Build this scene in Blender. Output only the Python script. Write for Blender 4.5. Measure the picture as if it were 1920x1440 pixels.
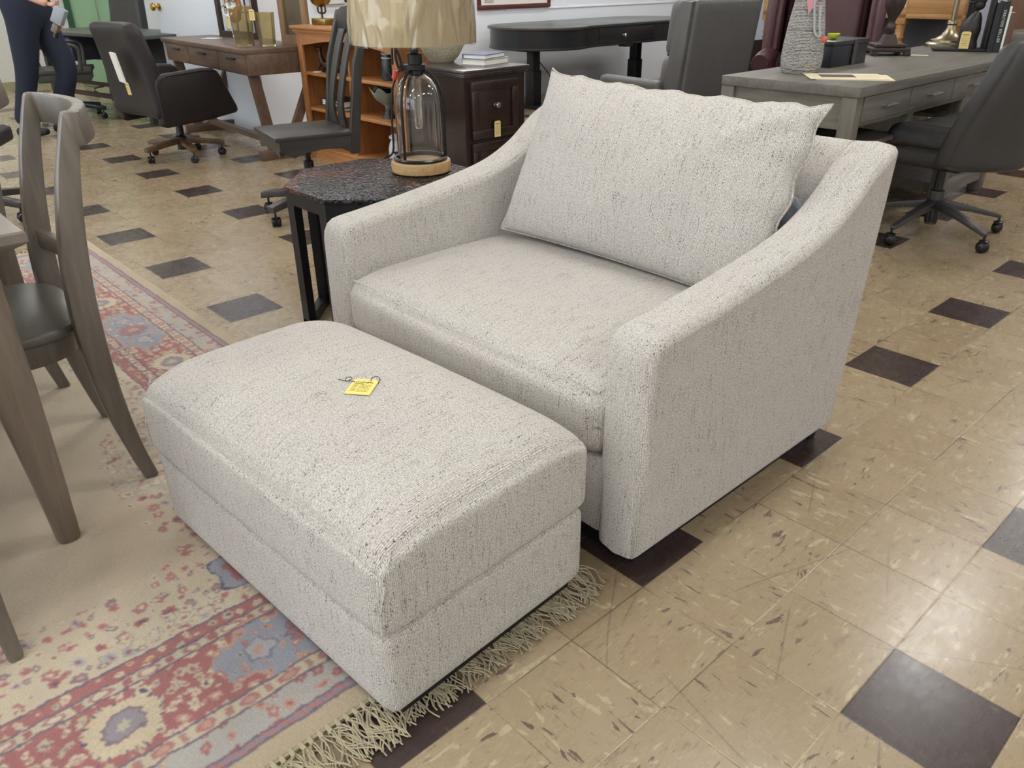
import bpy, bmesh, math, random
import numpy as np
from mathutils import Vector, Matrix, noise as mnoise
PI = math.pi
R_ = math.radians
scene = bpy.context.scene
for o in list(bpy.data.objects):
    bpy.data.objects.remove(o)
COL = scene.collection
rnd = random.Random(7)

# ------------------------------------------------------------------ camera
S = 0.2286                                    # 9 inch floor tile
cam_d = bpy.data.cameras.new('camera')
cam = bpy.data.objects.new('camera', cam_d)
COL.objects.link(cam)
scene.camera = cam
F_PX = 1472.83
cam_d.sensor_fit = 'HORIZONTAL'
cam_d.sensor_width = 36.0
cam_d.lens = 36.0 * F_PX / 1920.0
cam_d.clip_start = 0.02
cam_d.clip_end = 60
yaw, pit, roll = -0.8313900956, -0.4814051761, -0.0103274691
cy, sy = math.cos(yaw), math.sin(yaw); cp, sp = math.cos(pit), math.sin(pit)
cr, sr = math.cos(roll), math.sin(roll)
fw = Vector((sy * cp, cy * cp, sp)); rt = Vector((cy, -sy, 0)); up = rt.cross(fw)
rt2 = rt * cr + up * sr; up2 = up * cr - rt * sr
m = Matrix((rt2, up2, -fw)).transposed().to_4x4()
m.translation = Vector((1.4574598 * S, -4.8391650 * S, 5.2677954 * S))
cam.matrix_world = m

# ------------------------------------------------------------------ world, exposure
w = bpy.data.worlds.new('world'); scene.world = w
w.use_nodes = True
w.node_tree.nodes['Background'].inputs[0].default_value = (0.85, 0.92, 1.0, 1)
w.node_tree.nodes['Background'].inputs[1].default_value = 0.35
scene.view_settings.view_transform = 'Standard'
scene.view_settings.look = 'None'
scene.view_settings.exposure = 0.80
scene.view_settings.gamma = 1.0
scene.view_settings.use_curve_mapping = False
FIXTURE_POWER = 13.0        # emission strength of the fluorescent diffusers
WINDOW_POWER = 1.9        # emission strength of daylight in the shop windows
CEIL_H = 3.0

# ------------------------------------------------------------------ mesh helpers
def NB():
    return bmesh.new()

def box(bm, x0, x1, y0, y1, z0, z1, bev=0.0, seg=2, mat=None):
    t = bmesh.new()
    bmesh.ops.create_cube(t, size=1)
    for v in t.verts:
        v.co = Vector(((x0 + x1) / 2 + v.co.x * (x1 - x0), (y0 + y1) / 2 + v.co.y * (y1 - y0), (z0 + z1) / 2 + v.co.z * (z1 - z0)))
    if bev > 0:
        bmesh.ops.bevel(t, geom=t.edges[:], offset=bev, segments=seg, profile=0.5, affect='EDGES')
    merge(bm, t, mat)

def merge(bm, t, mat=None):
    if mat is not None:
        bmesh.ops.transform(t, matrix=mat, verts=t.verts)
    tmp = bpy.data.meshes.new('tmp'); t.to_mesh(tmp); t.free()
    bm.from_mesh(tmp); bpy.data.meshes.remove(tmp)

def prism(bm, poly, a0, a1, axis='z', bev=0.0, seg=2, mat=None):
    """poly: 2D outline; axis z -> (x,y), x -> (y,z), y -> (x,z)."""
    t = bmesh.new()
    def P(p, a):
        if axis == 'z': return (p[0], p[1], a)
        if axis == 'x': return (a, p[0], p[1])
        return (p[0], a, p[1])
    lo = [t.verts.new(P(p, a0)) for p in poly]
    hi = [t.verts.new(P(p, a1)) for p in poly]
    n = len(poly)
    caps = [t.faces.new(lo), t.faces.new(hi)]
    for i in range(n):
        t.faces.new((lo[i], lo[(i + 1) % n], hi[(i + 1) % n], hi[i]))
    bmesh.ops.recalc_face_normals(t, faces=t.faces[:])
    if bev > 0:
        es = [e for f in caps for e in f.edges]
        bmesh.ops.bevel(t, geom=es, offset=bev, segments=seg, profile=0.5, affect='EDGES')
    merge(bm, t, mat)

def lathe(bm, prof, seg=32, c=(0, 0, 0), mat=None, cap=True):
    t = bmesh.new(); rings = []
    for r, z in prof:
        if r < 1e-5:
            rings.append([t.verts.new((c[0], c[1], c[2] + z))])
        else:
            rings.append([t.verts.new((c[0] + r * math.cos(2 * PI * i / seg), c[1] + r * math.sin(2 * PI * i / seg), c[2] + z)) for i in range(seg)])
    for a, b in zip(rings[:-1], rings[1:]):
        for i in range(seg):
            j = (i + 1) % seg
            if len(a) == 1 and len(b) == 1: continue
            if len(a) == 1: t.faces.new((a[0], b[j], b[i]))
            elif len(b) == 1: t.faces.new((a[i], a[j], b[0]))
            else: t.faces.new((a[i], a[j], b[j], b[i]))
    if cap:
        for rg in (rings[0], rings[-1]):
            if len(rg) > 1: t.faces.new(rg)
    bmesh.ops.recalc_face_normals(t, faces=t.faces[:])
    merge(bm, t, mat)

def tube(bm, pts, rad, seg=8, mat=None, flat=1.0, closed=False):
    """swept round (or flattened) section along a polyline; rad number or list."""
    t = bmesh.new(); pts = [Vector(p) for p in pts]; n = len(pts)
    if not isinstance(rad, (list, tuple)): rad = [rad] * n
    prev = None; rings = []
    for i, p in enumerate(pts):
        if closed: d = pts[(i + 1) % n] - pts[i - 1]
        else: d = pts[min(i + 1, n - 1)] - pts[max(i - 1, 0)]
        d.normalize()
        if prev is None:
            a = Vector((0, 0, 1)) if abs(d.z) < 0.9 else Vector((1, 0, 0))
            u = d.cross(a).normalized()
        else:
            u = (prev - d * prev.dot(d)).normalized()
        v = d.cross(u); prev = u
        rings.append([t.verts.new(p + (u * math.cos(2 * PI * k / seg) + v * math.sin(2 * PI * k / seg) * flat) * rad[i]) for k in range(seg)])
    m_ = n if closed else n - 1
    for i in range(m_):
        a, b = rings[i], rings[(i + 1) % n]
        for k in range(seg):
            l = (k + 1) % seg
            t.faces.new((a[k], a[l], b[l], b[k]))
    if not closed:
        t.faces.new(rings[0]); t.faces.new(rings[-1])
    bmesh.ops.recalc_face_normals(t, faces=t.faces[:])
    merge(bm, t, mat)

def bar(bm, secs, mat=None, bev=0.0):
    """rectangular section swept: secs = [(center, halfwidth vec, halfdepth vec)]."""
    t = bmesh.new(); rings = []
    for c, a, b in secs:
        c, a, b = Vector(c), Vector(a), Vector(b)
        rings.append([t.verts.new(c + a + b), t.verts.new(c - a + b), t.verts.new(c - a - b), t.verts.new(c + a - b)])
    for r0, r1 in zip(rings[:-1], rings[1:]):
        for k in range(4):
            l = (k + 1) % 4
            t.faces.new((r0[k], r0[l], r1[l], r1[k]))
    t.faces.new(rings[0]); t.faces.new(rings[-1])
    bmesh.ops.recalc_face_normals(t, faces=t.faces[:])
    if bev > 0:
        long_e = [e for e in t.edges if not e.is_boundary and e.calc_face_angle(0) > 1.0]
        bmesh.ops.bevel(t, geom=long_e, offset=bev, segments=2, profile=0.5, affect='EDGES')
    merge(bm, t, mat)

def pad(bm, sx, sy, sz, r=0.03, crown=0.0, n=14, c=(0, 0, 0), mat=None, side=0.0, fn=None):
    """rounded cushion block centred at c; crown lifts the middle of the top (and bottom), side bulges the walls."""
    t = bmesh.new()
    bmesh.ops.create_cube(t, size=2)
    bmesh.ops.subdivide_edges(t, edges=t.edges[:], cuts=n, use_grid_fill=True)
    H = Vector((sx / 2, sy / 2, sz / 2))
    r = min(r, H.x * .98, H.y * .98, H.z * .98)
    for v in t.verts:
        u = v.co.copy()
        # bunch the grid towards the edges so the rounding is smooth
        q = Vector([math.copysign(1 - (1 - abs(k)) ** 1.5 if abs(k) < 1 else 1, k) for k in u])
        p = Vector((q.x * H.x, q.y * H.y, q.z * H.z))
        core = Vector([max(-(H[i] - r), min(H[i] - r, p[i])) for i in range(3)])
        d = p - core
        if d.length > 1e-9: p = core + d.normalized() * min(d.length, r) if d.length > r else core + d
        bx = (1 - q.x ** 2); by = (1 - q.y ** 2); bz = (1 - q.z ** 2)
        p.z += math.copysign(1, q.z) * crown * (bx * by) ** 0.6 * abs(q.z) ** 2
        p.x += math.copysign(1, q.x) * side * (by * bz) ** 0.6 * abs(q.x) ** 2
        p.y += math.copysign(1, q.y) * side * (bx * bz) ** 0.6 * abs(q.y) ** 2
        if fn: p = fn(p, q)
        v.co = p + Vector(c)
    merge(bm, t, mat)

def wire_uv(me):
    """fabric coordinates in metres: u across the ribs, v along them."""
    uv = me.uv_layers.new(name='weave')
    for f in me.polygons:
        nx, ny, nz = abs(f.normal.x), abs(f.normal.y), abs(f.normal.z)
        for li in f.loop_indices:
            co = me.vertices[me.loops[li].vertex_index].co
            if nx > ny and nx > nz: uv.data[li].uv = (co.y, co.z)
            elif nz > ny: uv.data[li].uv = (co.x, co.y)
            else: uv.data[li].uv = (co.x, co.z + (0.13 if False else 0.0))

def obj(name, bm, mat, parent=None, loc=None, rotz=0.0, sharp=35, uv=False, smooth=True):
    me = bpy.data.meshes.new(name)
    bm.normal_update()
    if smooth:
        ca = math.radians(sharp)
        for f in bm.faces: f.smooth = True
        for e in bm.edges:
            if len(e.link_faces) == 2 and e.calc_face_angle(0) > ca: e.smooth = False
    bm.to_mesh(me); bm.free()
    if uv: wire_uv(me)
    if isinstance(mat, (list, tuple)):
        for k in mat: me.materials.append(k)
    else: me.materials.append(mat)
    o = bpy.data.objects.new(name, me); COL.objects.link(o)
    if loc is not None: o.location = loc
    o.rotation_euler.z = rotz
    if parent is not None: o.parent = parent
    return o

def thing(name, label, cat, loc=(0, 0, 0), rotz=0.0, group=None):
    o = bpy.data.objects.new(name, None); COL.objects.link(o)
    o.empty_display_size = 0.1
    o.location = loc; o.rotation_euler = (0, 0, rotz)
    o['label'] = label; o['category'] = cat
    if group: o['group'] = group
    return o

def tag(o, label, cat, group=None):
    o['label'] = label; o['category'] = cat
    if group: o['group'] = group
    return o

def struct(name, bm, mat, parent=None, **k):
    o = obj(name, bm, mat, parent, **k)
    if parent is None: o['kind'] = 'structure'
    return o

def copy_tree(o, parent=None):
    c = o.copy(); COL.objects.link(c)
    if parent is not None: c.parent = parent
    for ch in list(o.children): copy_tree(ch, c)
    return c

def TR(x=0, y=0, z=0, rx=0, ry=0, rz=0):
    return Matrix.Translation((x, y, z)) @ Matrix.Rotation(rz, 4, 'Z') @ Matrix.Rotation(ry, 4, 'Y') @ Matrix.Rotation(rx, 4, 'X')

def bez(pts, n=12):
    """Catmull-Rom through points."""
    P = [Vector(p) for p in pts]; P = [P[0] * 2 - P[1]] + P + [P[-1] * 2 - P[-2]]; out = []
    for i in range(1, len(P) - 2):
        for k in range(n):
            t = k / n; a, b, c, d = P[i - 1], P[i], P[i + 1], P[i + 2]
            out.append(0.5 * ((2 * b) + (c - a) * t + (2 * a - 5 * b + 4 * c - d) * t * t + (3 * b - a - 3 * c + d) * t ** 3))
    out.append(P[-2]); return out

# ------------------------------------------------------------------ material helpers
def lin(c):
    return tuple((x / 12.92 if x <= 0.04045 else ((x + 0.055) / 1.055) ** 2.4) for x in (k / 255.0 for k in c))

class NT:
    def __init__(s, name):
        s.m = bpy.data.materials.new(name); s.m.use_nodes = True
        s.t = s.m.node_tree; s.n = s.t.nodes; s.l = s.t.links
        s.b = s.n['Principled BSDF']
    def put(s, sock, v):
        if v is None: return
        if isinstance(v, bpy.types.NodeSocket): s.l.new(v, sock)
        elif isinstance(v, (tuple, list)) and len(v) == 3 and sock.type == 'RGBA': sock.default_value = (*v, 1)
        else: sock.default_value = v
    def math(s, op, a, b=None, c=None, clamp=False):
        nd = s.n.new('ShaderNodeMath'); nd.operation = op; nd.use_clamp = clamp
        for i, v in enumerate((a, b, c)):
            if v is not None: s.put(nd.inputs[i], v)
        return nd.outputs[0]
    def mix(s, f, a, b, mode='MIX'):
        nd = s.n.new('ShaderNodeMix'); nd.data_type = 'RGBA'; nd.blend_type = mode
        s.put(nd.inputs[0], f); s.put(nd.inputs[6], a); s.put(nd.inputs[7], b)
        return nd.outputs[2]
    def coord(s, kind='Object'):
        if not hasattr(s, 'tc'): s.tc = s.n.new('ShaderNodeTexCoord')
        return s.tc.outputs[kind]
    def mapv(s, v, scale=(1, 1, 1), rot=(0, 0, 0), loc=(0, 0, 0)):
        nd = s.n.new('ShaderNodeMapping'); s.put(nd.inputs[0], v)
        nd.inputs['Scale'].default_value = scale; nd.inputs['Rotation'].default_value = rot; nd.inputs['Location'].default_value = loc
        return nd.outputs[0]
    def noise(s, v, scale=5, detail=2, rough=.5, dist=0, out=0):
        nd = s.n.new('ShaderNodeTexNoise'); s.put(nd.inputs['Vector'], v)
        nd.inputs['Scale'].default_value = scale; nd.inputs['Detail'].default_value = detail
        nd.inputs['Roughness'].default_value = rough; nd.inputs['Distortion'].default_value = dist
        return nd.outputs[out]
    def vor(s, v, scale=5, feature='F1', out='Distance', rand=1.0):
        nd = s.n.new('ShaderNodeTexVoronoi'); nd.feature = feature; s.put(nd.inputs['Vector'], v)
        nd.inputs['Scale'].default_value = scale; nd.inputs['Randomness'].default_value = rand
        return nd.outputs[out]
    def ramp(s, f, stops, interp='LINEAR'):
        nd = s.n.new('ShaderNodeValToRGB'); nd.color_ramp.interpolation = interp; s.put(nd.inputs[0], f)
        el = nd.color_ramp.elements
        while len(el) < len(stops): el.new(0.5)
        for e, (p, c) in zip(el, stops):
            e.position = p; e.color = (*c, 1) if len(c) == 3 else c
        return nd.outputs[0]
    def step(s, v, lo, hi):
        nd = s.n.new('ShaderNodeMapRange'); nd.interpolation_type = 'SMOOTHSTEP'; s.put(nd.inputs[0], v)
        nd.inputs[1].default_value = lo; nd.inputs[2].default_value = hi
        return nd.outputs[0]
    def bump(s, h, strength=.3, dist=.002):
        nd = s.n.new('ShaderNodeBump'); s.put(nd.inputs['Height'], h)
        nd.inputs['Strength'].default_value = strength; nd.inputs['Distance'].default_value = dist
        s.l.new(nd.outputs[0], s.b.inputs['Normal'])
    def out(s, color=None, rough=None, metal=None, **k):
        s.put(s.b.inputs['Base Color'], color); s.put(s.b.inputs['Roughness'], rough); s.put(s.b.inputs['Metallic'], metal)
        for a, v in k.items():
            s.put(s.b.inputs[a.replace('_', ' ')], v)
        return s.m

_mc = {}
def flat(name, c, rough=.5, metal=0., var=.06, nscale=40, bump=0.0, **k):
    """plain surface with slight procedural tone variation."""
    if name in _mc: return _mc[name]
    t = NT(name); c = lin(c)
    n = t.noise(t.coord(), nscale, 3)
    col = t.mix(n, tuple(x * (1 - var) for x in c), tuple(min(1, x * (1 + var)) for x in c))
    if bump: t.bump(n, bump, .001)
    _mc[name] = t.out(col, rough, metal, **k); return _mc[name]

def wood(name, c1, c2, rough=.45, axis='x', scale=1.0, bump=.08, coat=0.0):
    if name in _mc: return _mc[name]
    t = NT(name); c1, c2 = lin(c1), lin(c2)
    sc = {'x': (2, 26, 26), 'y': (26, 2, 26), 'z': (26, 26, 2)}[axis]
    v = t.mapv(t.coord(), tuple(k * scale for k in sc))
    n = t.noise(v, 1.0, 5, .6, .6)
    n2 = t.noise(t.mapv(t.coord(), tuple(k * scale * 5 for k in sc)), 1.0, 2, .5)
    f = t.math('ADD', t.math('MULTIPLY', n, .75), t.math('MULTIPLY', n2, .3))
    col = t.ramp(f, [(.3, c1), (.72, c2)])
    t.bump(n2, bump, .001)
    _mc[name] = t.out(col, rough, 0.0, Coat_Weight=coat, Coat_Roughness=.2); return _mc[name]

def leather(name, c, rough=.42, wr=.25):
    if name in _mc: return _mc[name]
    t = NT(name); c = lin(c)
    big = t.noise(t.coord(), 9, 4, .6, .8)
    fine = t.vor(t.coord(), 260, 'F1')
    col = t.mix(t.noise(t.coord(), 14, 3), tuple(x * .82 for x in c), tuple(min(1, x * 1.2) for x in c))
    h = t.math('ADD', t.math('MULTIPLY', big, 4.0), t.math('MULTIPLY', fine, .5))
    t.bump(h, wr, .004)
    _mc[name] = t.out(col, rough, 0.0); return _mc[name]

# --- cream chenille with dark slub flecks (seen up close: the main material of the picture)
def fabric():
    t = NT('cream_chenille')
    uvn = t.n.new('ShaderNodeUVMap'); uvn.uv_map = 'weave'
    uv = uvn.outputs[0]
    wob = t.noise(t.mapv(uv, (12, 12, 1)), 1, 2)
    sx = t.n.new('ShaderNodeSeparateXYZ'); t.l.new(uv, sx.inputs[0])
    ph = t.math('ADD', t.math('MULTIPLY', sx.outputs[0], 1900.0), t.math('MULTIPLY', t.noise(t.mapv(uv, (80, 34, 1)), 1, 2, .5), 9.0))
    rib = t.math('ADD', t.math('MULTIPLY', t.math('SINE', ph), .5), .5)
    groove = t.math('SUBTRACT', 1.0, t.step(rib, .0, .42))
    yarn = t.noise(t.mapv(uv, (460, 270, 1)), 1, 3, .65, .3)
    seg = t.noise(t.mapv(uv, (280, 80, 1), loc=(4, 2, 0)), 1, 2, .5)
    knob = t.vor(t.mapv(uv, (460, 320, 1)), 1, 'F1')
    tone = t.noise(t.mapv(uv, (150, 12, 1)), 1, 3, .6)
    big = t.noise(t.mapv(uv, (7, 3, 1)), 1, 2)
    base = t.ramp(yarn, [(.28, lin((112, 104, 95))), (.47, lin((208, 203, 196))), (.66, lin((243, 241, 237)))])
    base = t.mix(t.math('MULTIPLY', t.step(tone, .54, .74), .42), base, lin((158, 147, 136)))
    base = t.mix(t.math('MULTIPLY', t.step(seg, .56, .70), .35), base, lin((150, 140, 130)))
    base = t.mix(t.math('MULTIPLY', groove, .44), base, lin((128, 118, 108)))
    base = t.mix(t.math('MULTIPLY', t.step(big, .45, .7), .12), base, lin((196, 180, 180)))
    fl = t.noise(t.mapv(uv, (300, 250, 1), loc=(3.1, 7.7, 0)), 1, 2, .5)
    run = t.noise(t.mapv(uv, (120, 16, 1), loc=(9.1, 2.7, 0)), 1, 2, .5)
    clus = t.noise(t.mapv(uv, (6, 4, 1), loc=(1.1, 5.7, 0)), 1, 1, .5)
    thr = t.math('SUBTRACT', .734, t.math('ADD', t.math('MULTIPLY', t.step(run, .5, .64), .135), t.math('ADD', t.math('MULTIPLY', t.step(clus, .4, .7), .035), t.math('MULTIPLY', groove, .06))))
    fleck = t.step(t.math('SUBTRACT', fl, thr), 0.0, .03)
    base = t.mix(t.math('MULTIPLY', fleck, .8), base, lin((48, 40, 38)))
    h = t.math('ADD', t.math('MULTIPLY', rib, .6), t.math('ADD', t.math('MULTIPLY', yarn, 1.2), t.math('MULTIPLY', knob, -.6)))
    h = t.math('SUBTRACT', h, t.math('MULTIPLY', fleck, .6))
    t.bump(h, .75, .0020)
    return t.out(base, .95, 0.0, Sheen_Weight=.2, Sheen_Roughness=.5)
M_FAB = fabric()
M_BLACK = flat('matte_black', (22, 21, 22), .6)
M_BLKPL = flat('black_plastic', (20, 20, 22), .28)
M_BLKMET = flat('black_metal', (24, 25, 29), .38, .3)
M_CHROME = flat('polished_chrome', (205, 205, 205), .12, 1.0)
M_NICKEL = flat('brushed_nickel', (170, 168, 162), .3, 1.0)
M_TAG = flat('yellow_tag_card', (236, 214, 120), .6)
M_TAGP = flat('pale_tag_card', (226, 204, 140), .6)
M_INK = flat('brown_ink', (92, 70, 40), .7)
M_PAPER = flat('white_paper', (228, 226, 220), .7)

def price_tag(parent, mat4, w=.032, h=.055, m=None, name='price_tag', hole=True):
    """hang tag with printed lines; local x across, z up, front -y."""
    b = NB(); c = w * .16
    pl = [(-w / 2, 0), (w / 2, 0), (w / 2, h - c), (w / 2 - c, h), (-w / 2 + c, h), (-w / 2, h - c)]
    prism(b, pl, 0, .0008, 'y', mat=mat4)
    t = obj(name, b, m or M_TAGP, parent)
    b = NB()
    for i, (z, ww) in enumerate([(.80, .7), (.73, .5), (.60, .75), (.5, .8), (.4, .72), (.3, .78), (.2, .6)]):
        th = .035 if i == 0 else .012
        box(b, -w / 2 * ww, w / 2 * ww * (.6 if i % 2 else 1), -.0006, 0, h * z, h * (z + th), mat=mat4)
    obj('printed_lines', b, M_INK, t, smooth=False)
    return t
# ------------------------------------------------------------------ floor
def floor_mat():
    t = NT('vinyl_floor_tiles')
    g = t.n.new('ShaderNodeNewGeometry')
    sp = t.n.new('ShaderNodeSeparateXYZ'); t.l.new(g.outputs['Position'], sp.inputs[0])
    x = t.math('DIVIDE', sp.outputs[0], S); y = t.math('DIVIDE', sp.outputs[1], S)
    ix, iy = t.math('FLOOR', x), t.math('FLOOR', y)
    fx, fy = t.math('SUBTRACT', x, ix), t.math('SUBTRACT', y, iy)
    mx = t.math('LESS_THAN', t.math('FLOORED_MODULO', ix, 3.0), .5)
    my = t.math('LESS_THAN', t.math('FLOORED_MODULO', iy, 3.0), .5)
    dark = t.math('MULTIPLY', mx, my)
    chk = t.math('LESS_THAN', t.math('FLOORED_MODULO', t.math('ADD', ix, iy), 2.0), .5)
    ci = t.n.new('ShaderNodeCombineXYZ'); t.l.new(ix, ci.inputs[0]); t.l.new(iy, ci.inputs[1])
    wn = t.n.new('ShaderNodeTexWhiteNoise'); wn.noise_dimensions = '3D'; t.l.new(ci.outputs[0], wn.inputs['Vector'])
    rv = wn.outputs['Value']
    def streak(a, b, off, dist):
        A = t.math('ADD', t.math('MULTIPLY', chk, a), t.math('MULTIPLY', t.math('SUBTRACT', 1.0, chk), b))
        B = t.math('ADD', t.math('MULTIPLY', chk, b), t.math('MULTIPLY', t.math('SUBTRACT', 1.0, chk), a))
        cv = t.n.new('ShaderNodeCombineXYZ')
        t.l.new(t.math('MULTIPLY', x, A), cv.inputs[0]); t.l.new(t.math('MULTIPLY', y, B), cv.inputs[1])
        t.l.new(t.math('ADD', t.math('MULTIPLY', rv, 37.0), off), cv.inputs[2])
        return t.noise(cv.outputs[0], 1, 3, .55, dist)
    s1 = streak(3.4, 13.0, 0.0, .5); s2 = streak(5.5, 21.0, 9.0, .4); s3 = streak(4.0, 13.0, 21.0, .3)
    area = t.noise(t.mapv(g.outputs['Position'], (1.6, 1.6, 1)), 1, 2)
    b1 = t.math('MULTIPLY', t.step(s1, .645, .665), t.step(area, .32, .52))
    b2 = t.math('MULTIPLY', t.step(s2, .63, .67), .8)
    c1 = t.step(s3, .605, .65)
    base = t.mix(rv, lin((152, 134, 106)), lin((164, 147, 120)))
    base = t.mix(t.math('MULTIPLY', t.step(t.noise(g.outputs['Position'], 1.1, 2), .4, .65), .35), base, lin((170, 156, 130)))
    base = t.mix(t.math('MULTIPLY', t.noise(g.outputs['Position'], 60, 3), .22), base, lin((132, 104, 72)))
    base = t.mix(t.math('MULTIPLY', c1, .6), base, lin((190, 178, 148)))
    base = t.mix(t.math('MULTIPLY', b2, .6), base, lin((108, 88, 76)))
    base = t.mix(t.math('MULTIPLY', b1, .85), base, lin((90, 72, 68)))
    dk = t.mix(t.noise(g.outputs['Position'], 30, 4), lin((50, 39, 37)), lin((70, 57, 54)))
    dk = t.mix(t.math('MULTIPLY', t.step(s2, .67, .72), .7), dk, lin((120, 92, 76)))
    col = t.mix(dark, base, dk)
    # joints
    ex = t.math('MINIMUM', fx, t.math('SUBTRACT', 1.0, fx)); ey = t.math('MINIMUM', fy, t.math('SUBTRACT', 1.0, fy))
    e = t.math('MINIMUM', ex, ey)
    joint = t.math('SUBTRACT', 1.0, t.step(e, .003, .010))
    wide = t.math('SUBTRACT', 1.0, t.step(e, .01, .045))
    jn = t.noise(g.outputs['Position'], 3.1, 3)
    col = t.mix(t.math('MULTIPLY', joint, t.math('MULTIPLY', .5, t.step(jn, .56, .66))), col, lin((200, 188, 158)))
    col = t.mix(t.math('MULTIPLY', joint, t.math('MULTIPLY', .7, t.math('SUBTRACT', 1.0, t.step(jn, .44, .56)))), col, lin((84, 66, 50)))
    # scuffs: thin crooked lines and a worn patch of pale dust
    wob = t.noise(g.outputs['Position'], 5, 2, out=1)
    vv = t.mix(.08, g.outputs['Position'], wob)
    sc = None
    for k, (s_, th, lo, hi) in enumerate(((3.7, .0035, .45, .6), (6.1, .003, .48, .62), (2.1, .003, .42, .6))):
        d = t.vor(t.mapv(vv, (1, 1, 0), rot=(0, 0, .6 + k), loc=(k * 3.3, k, 0)), s_, 'DISTANCE_TO_EDGE')
        ln = t.math('SUBTRACT', 1.0, t.step(d, .0, th * s_ * .5))
        mk = t.step(t.noise(t.mapv(g.outputs['Position'], (3, 3, 1), loc=(k * 5, 0, 0)), 1, 3), lo, hi)
        ln = t.math('MULTIPLY', t.math('MULTIPLY', ln, mk), .5)
        sc = ln if sc is None else t.math('MAXIMUM', sc, ln)
    for k, (ang_, fq) in enumerate(((.3, 2.3), (1.0, 1.7), (1.75, 2.9), (2.5, 2.1), (-.4, 3.3))):
        vx = t.mapv(g.outputs['Position'], (fq, fq, 0), rot=(0, 0, ang_)); s3_ = t.n.new('ShaderNodeSeparateXYZ'); t.l.new(vx, s3_.inputs[0])
        cell = t.math('FLOOR', s3_.outputs[0]); cw = t.n.new('ShaderNodeTexWhiteNoise'); cw.noise_dimensions = '1D'; t.l.new(t.math('ADD', cell, k * 7.3), cw.inputs['W'])
        off = t.math('ADD', t.math('MULTIPLY', cw.outputs['Value'], .8), .1)
        bend = t.math('MULTIPLY', t.noise(t.mapv(g.outputs['Position'], (1.5, 1.5, 1), loc=(k, 0, 0)), 1, 2), .12)
        dd = t.math('ABSOLUTE', t.math('SUBTRACT', t.math('ADD', t.math('FRACT', s3_.outputs[0]), t.math('SUBTRACT', bend, .06)), off))
        ln = t.math('SUBTRACT', 1.0, t.step(dd, .0012 * fq, .0030 * fq))
        cvv = t.n.new('ShaderNodeCombineXYZ'); t.l.new(cell, cvv.inputs[0]); t.l.new(t.math('MULTIPLY', s3_.outputs[1], 1.1), cvv.inputs[1])
        mk = t.step(t.noise(cvv.outputs[0], 1, 1), .52, .60)
        sc = t.math('MAXIMUM', sc, t.math('MULTIPLY', ln, mk))
    col = t.mix(t.math('MULTIPLY', sc, .42), col, lin((92, 76, 62)))
    scratch = t.noise(t.mapv(g.outputs['Position'], (90, 22, 1), rot=(0, 0, .5)), 1, 4, .7)
    rough = t.math('ADD', t.math('MULTIPLY', t.noise(g.outputs['Position'], 9, 4, .65), .22), t.math('MULTIPLY', scratch, .16))
    rough = t.math('ADD', rough, .085)
    h = t.math('ADD', t.math('MULTIPLY', t.noise(g.outputs['Position'], 55, 4, .6), .5), t.math('MULTIPLY', joint, -.8))
    h = t.math('ADD', h, t.math('MULTIPLY', t.noise(g.outputs['Position'], 3.2, 2), .8))
    h = t.math('ADD', h, t.math('MULTIPLY', scratch, .35))
    t.bump(h, .24, .0014)
    return t.out(col, rough, 0.0, Specular_IOR_Level=.6, Coat_Weight=.12, Coat_Roughness=.16)
M_FLOOR = floor_mat()
XL, XR, YF, YB = -11.3, 4.6, -5.2, 9.6
b = NB(); box(b, XL - .2, XR + .2, YF - .2, YB + .2, -.05, 0)
struct('floor', b, M_FLOOR, smooth=False)
M_WALL = flat('white_painted_plaster', (228, 232, 238), .7, bump=.15, nscale=60)
M_WALL2 = flat('grey_white_masonry', (205, 205, 196), .8, bump=.3, nscale=25)
M_CEIL = flat('white_ceiling', (225, 225, 222), .8)
b = NB(); box(b, XL - .2, XR + .2, YF - .2, YB + .2, CEIL_H, CEIL_H + .1); struct('ceiling', b, M_CEIL, smooth=False)
b = NB(); box(b, XL - .15, XL, YF, 2.15, 0, CEIL_H); box(b, XL - .15, XL, 2.15, 2.95, 2.1, CEIL_H); struct('wall_left', b, M_WALL2, smooth=False)
b = NB(); box(b, XL - .15, -6.42, 2.95, 3.07, 0, CEIL_H); struct('wall_inner', b, M_WALL, smooth=False)
b = NB(); box(b, -6.42, -6.3, 2.12, YB, 0, CEIL_H)
for z in (.868,):
    box(b, -6.3, -6.292, 4.9, YB, z, z + .012)
struct('wall_partition', b, M_WALL, smooth=False)
b = NB(); box(b, -6.42, XR, YB, YB + .12, 0, CEIL_H); struct('wall_back', b, flat('pale_blue_wall', (196, 200, 214), .7), smooth=False)
b = NB(); box(b, XR, XR + .12, YF, YB, 0, CEIL_H); struct('wall_right', b, M_WALL, smooth=False)
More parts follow.
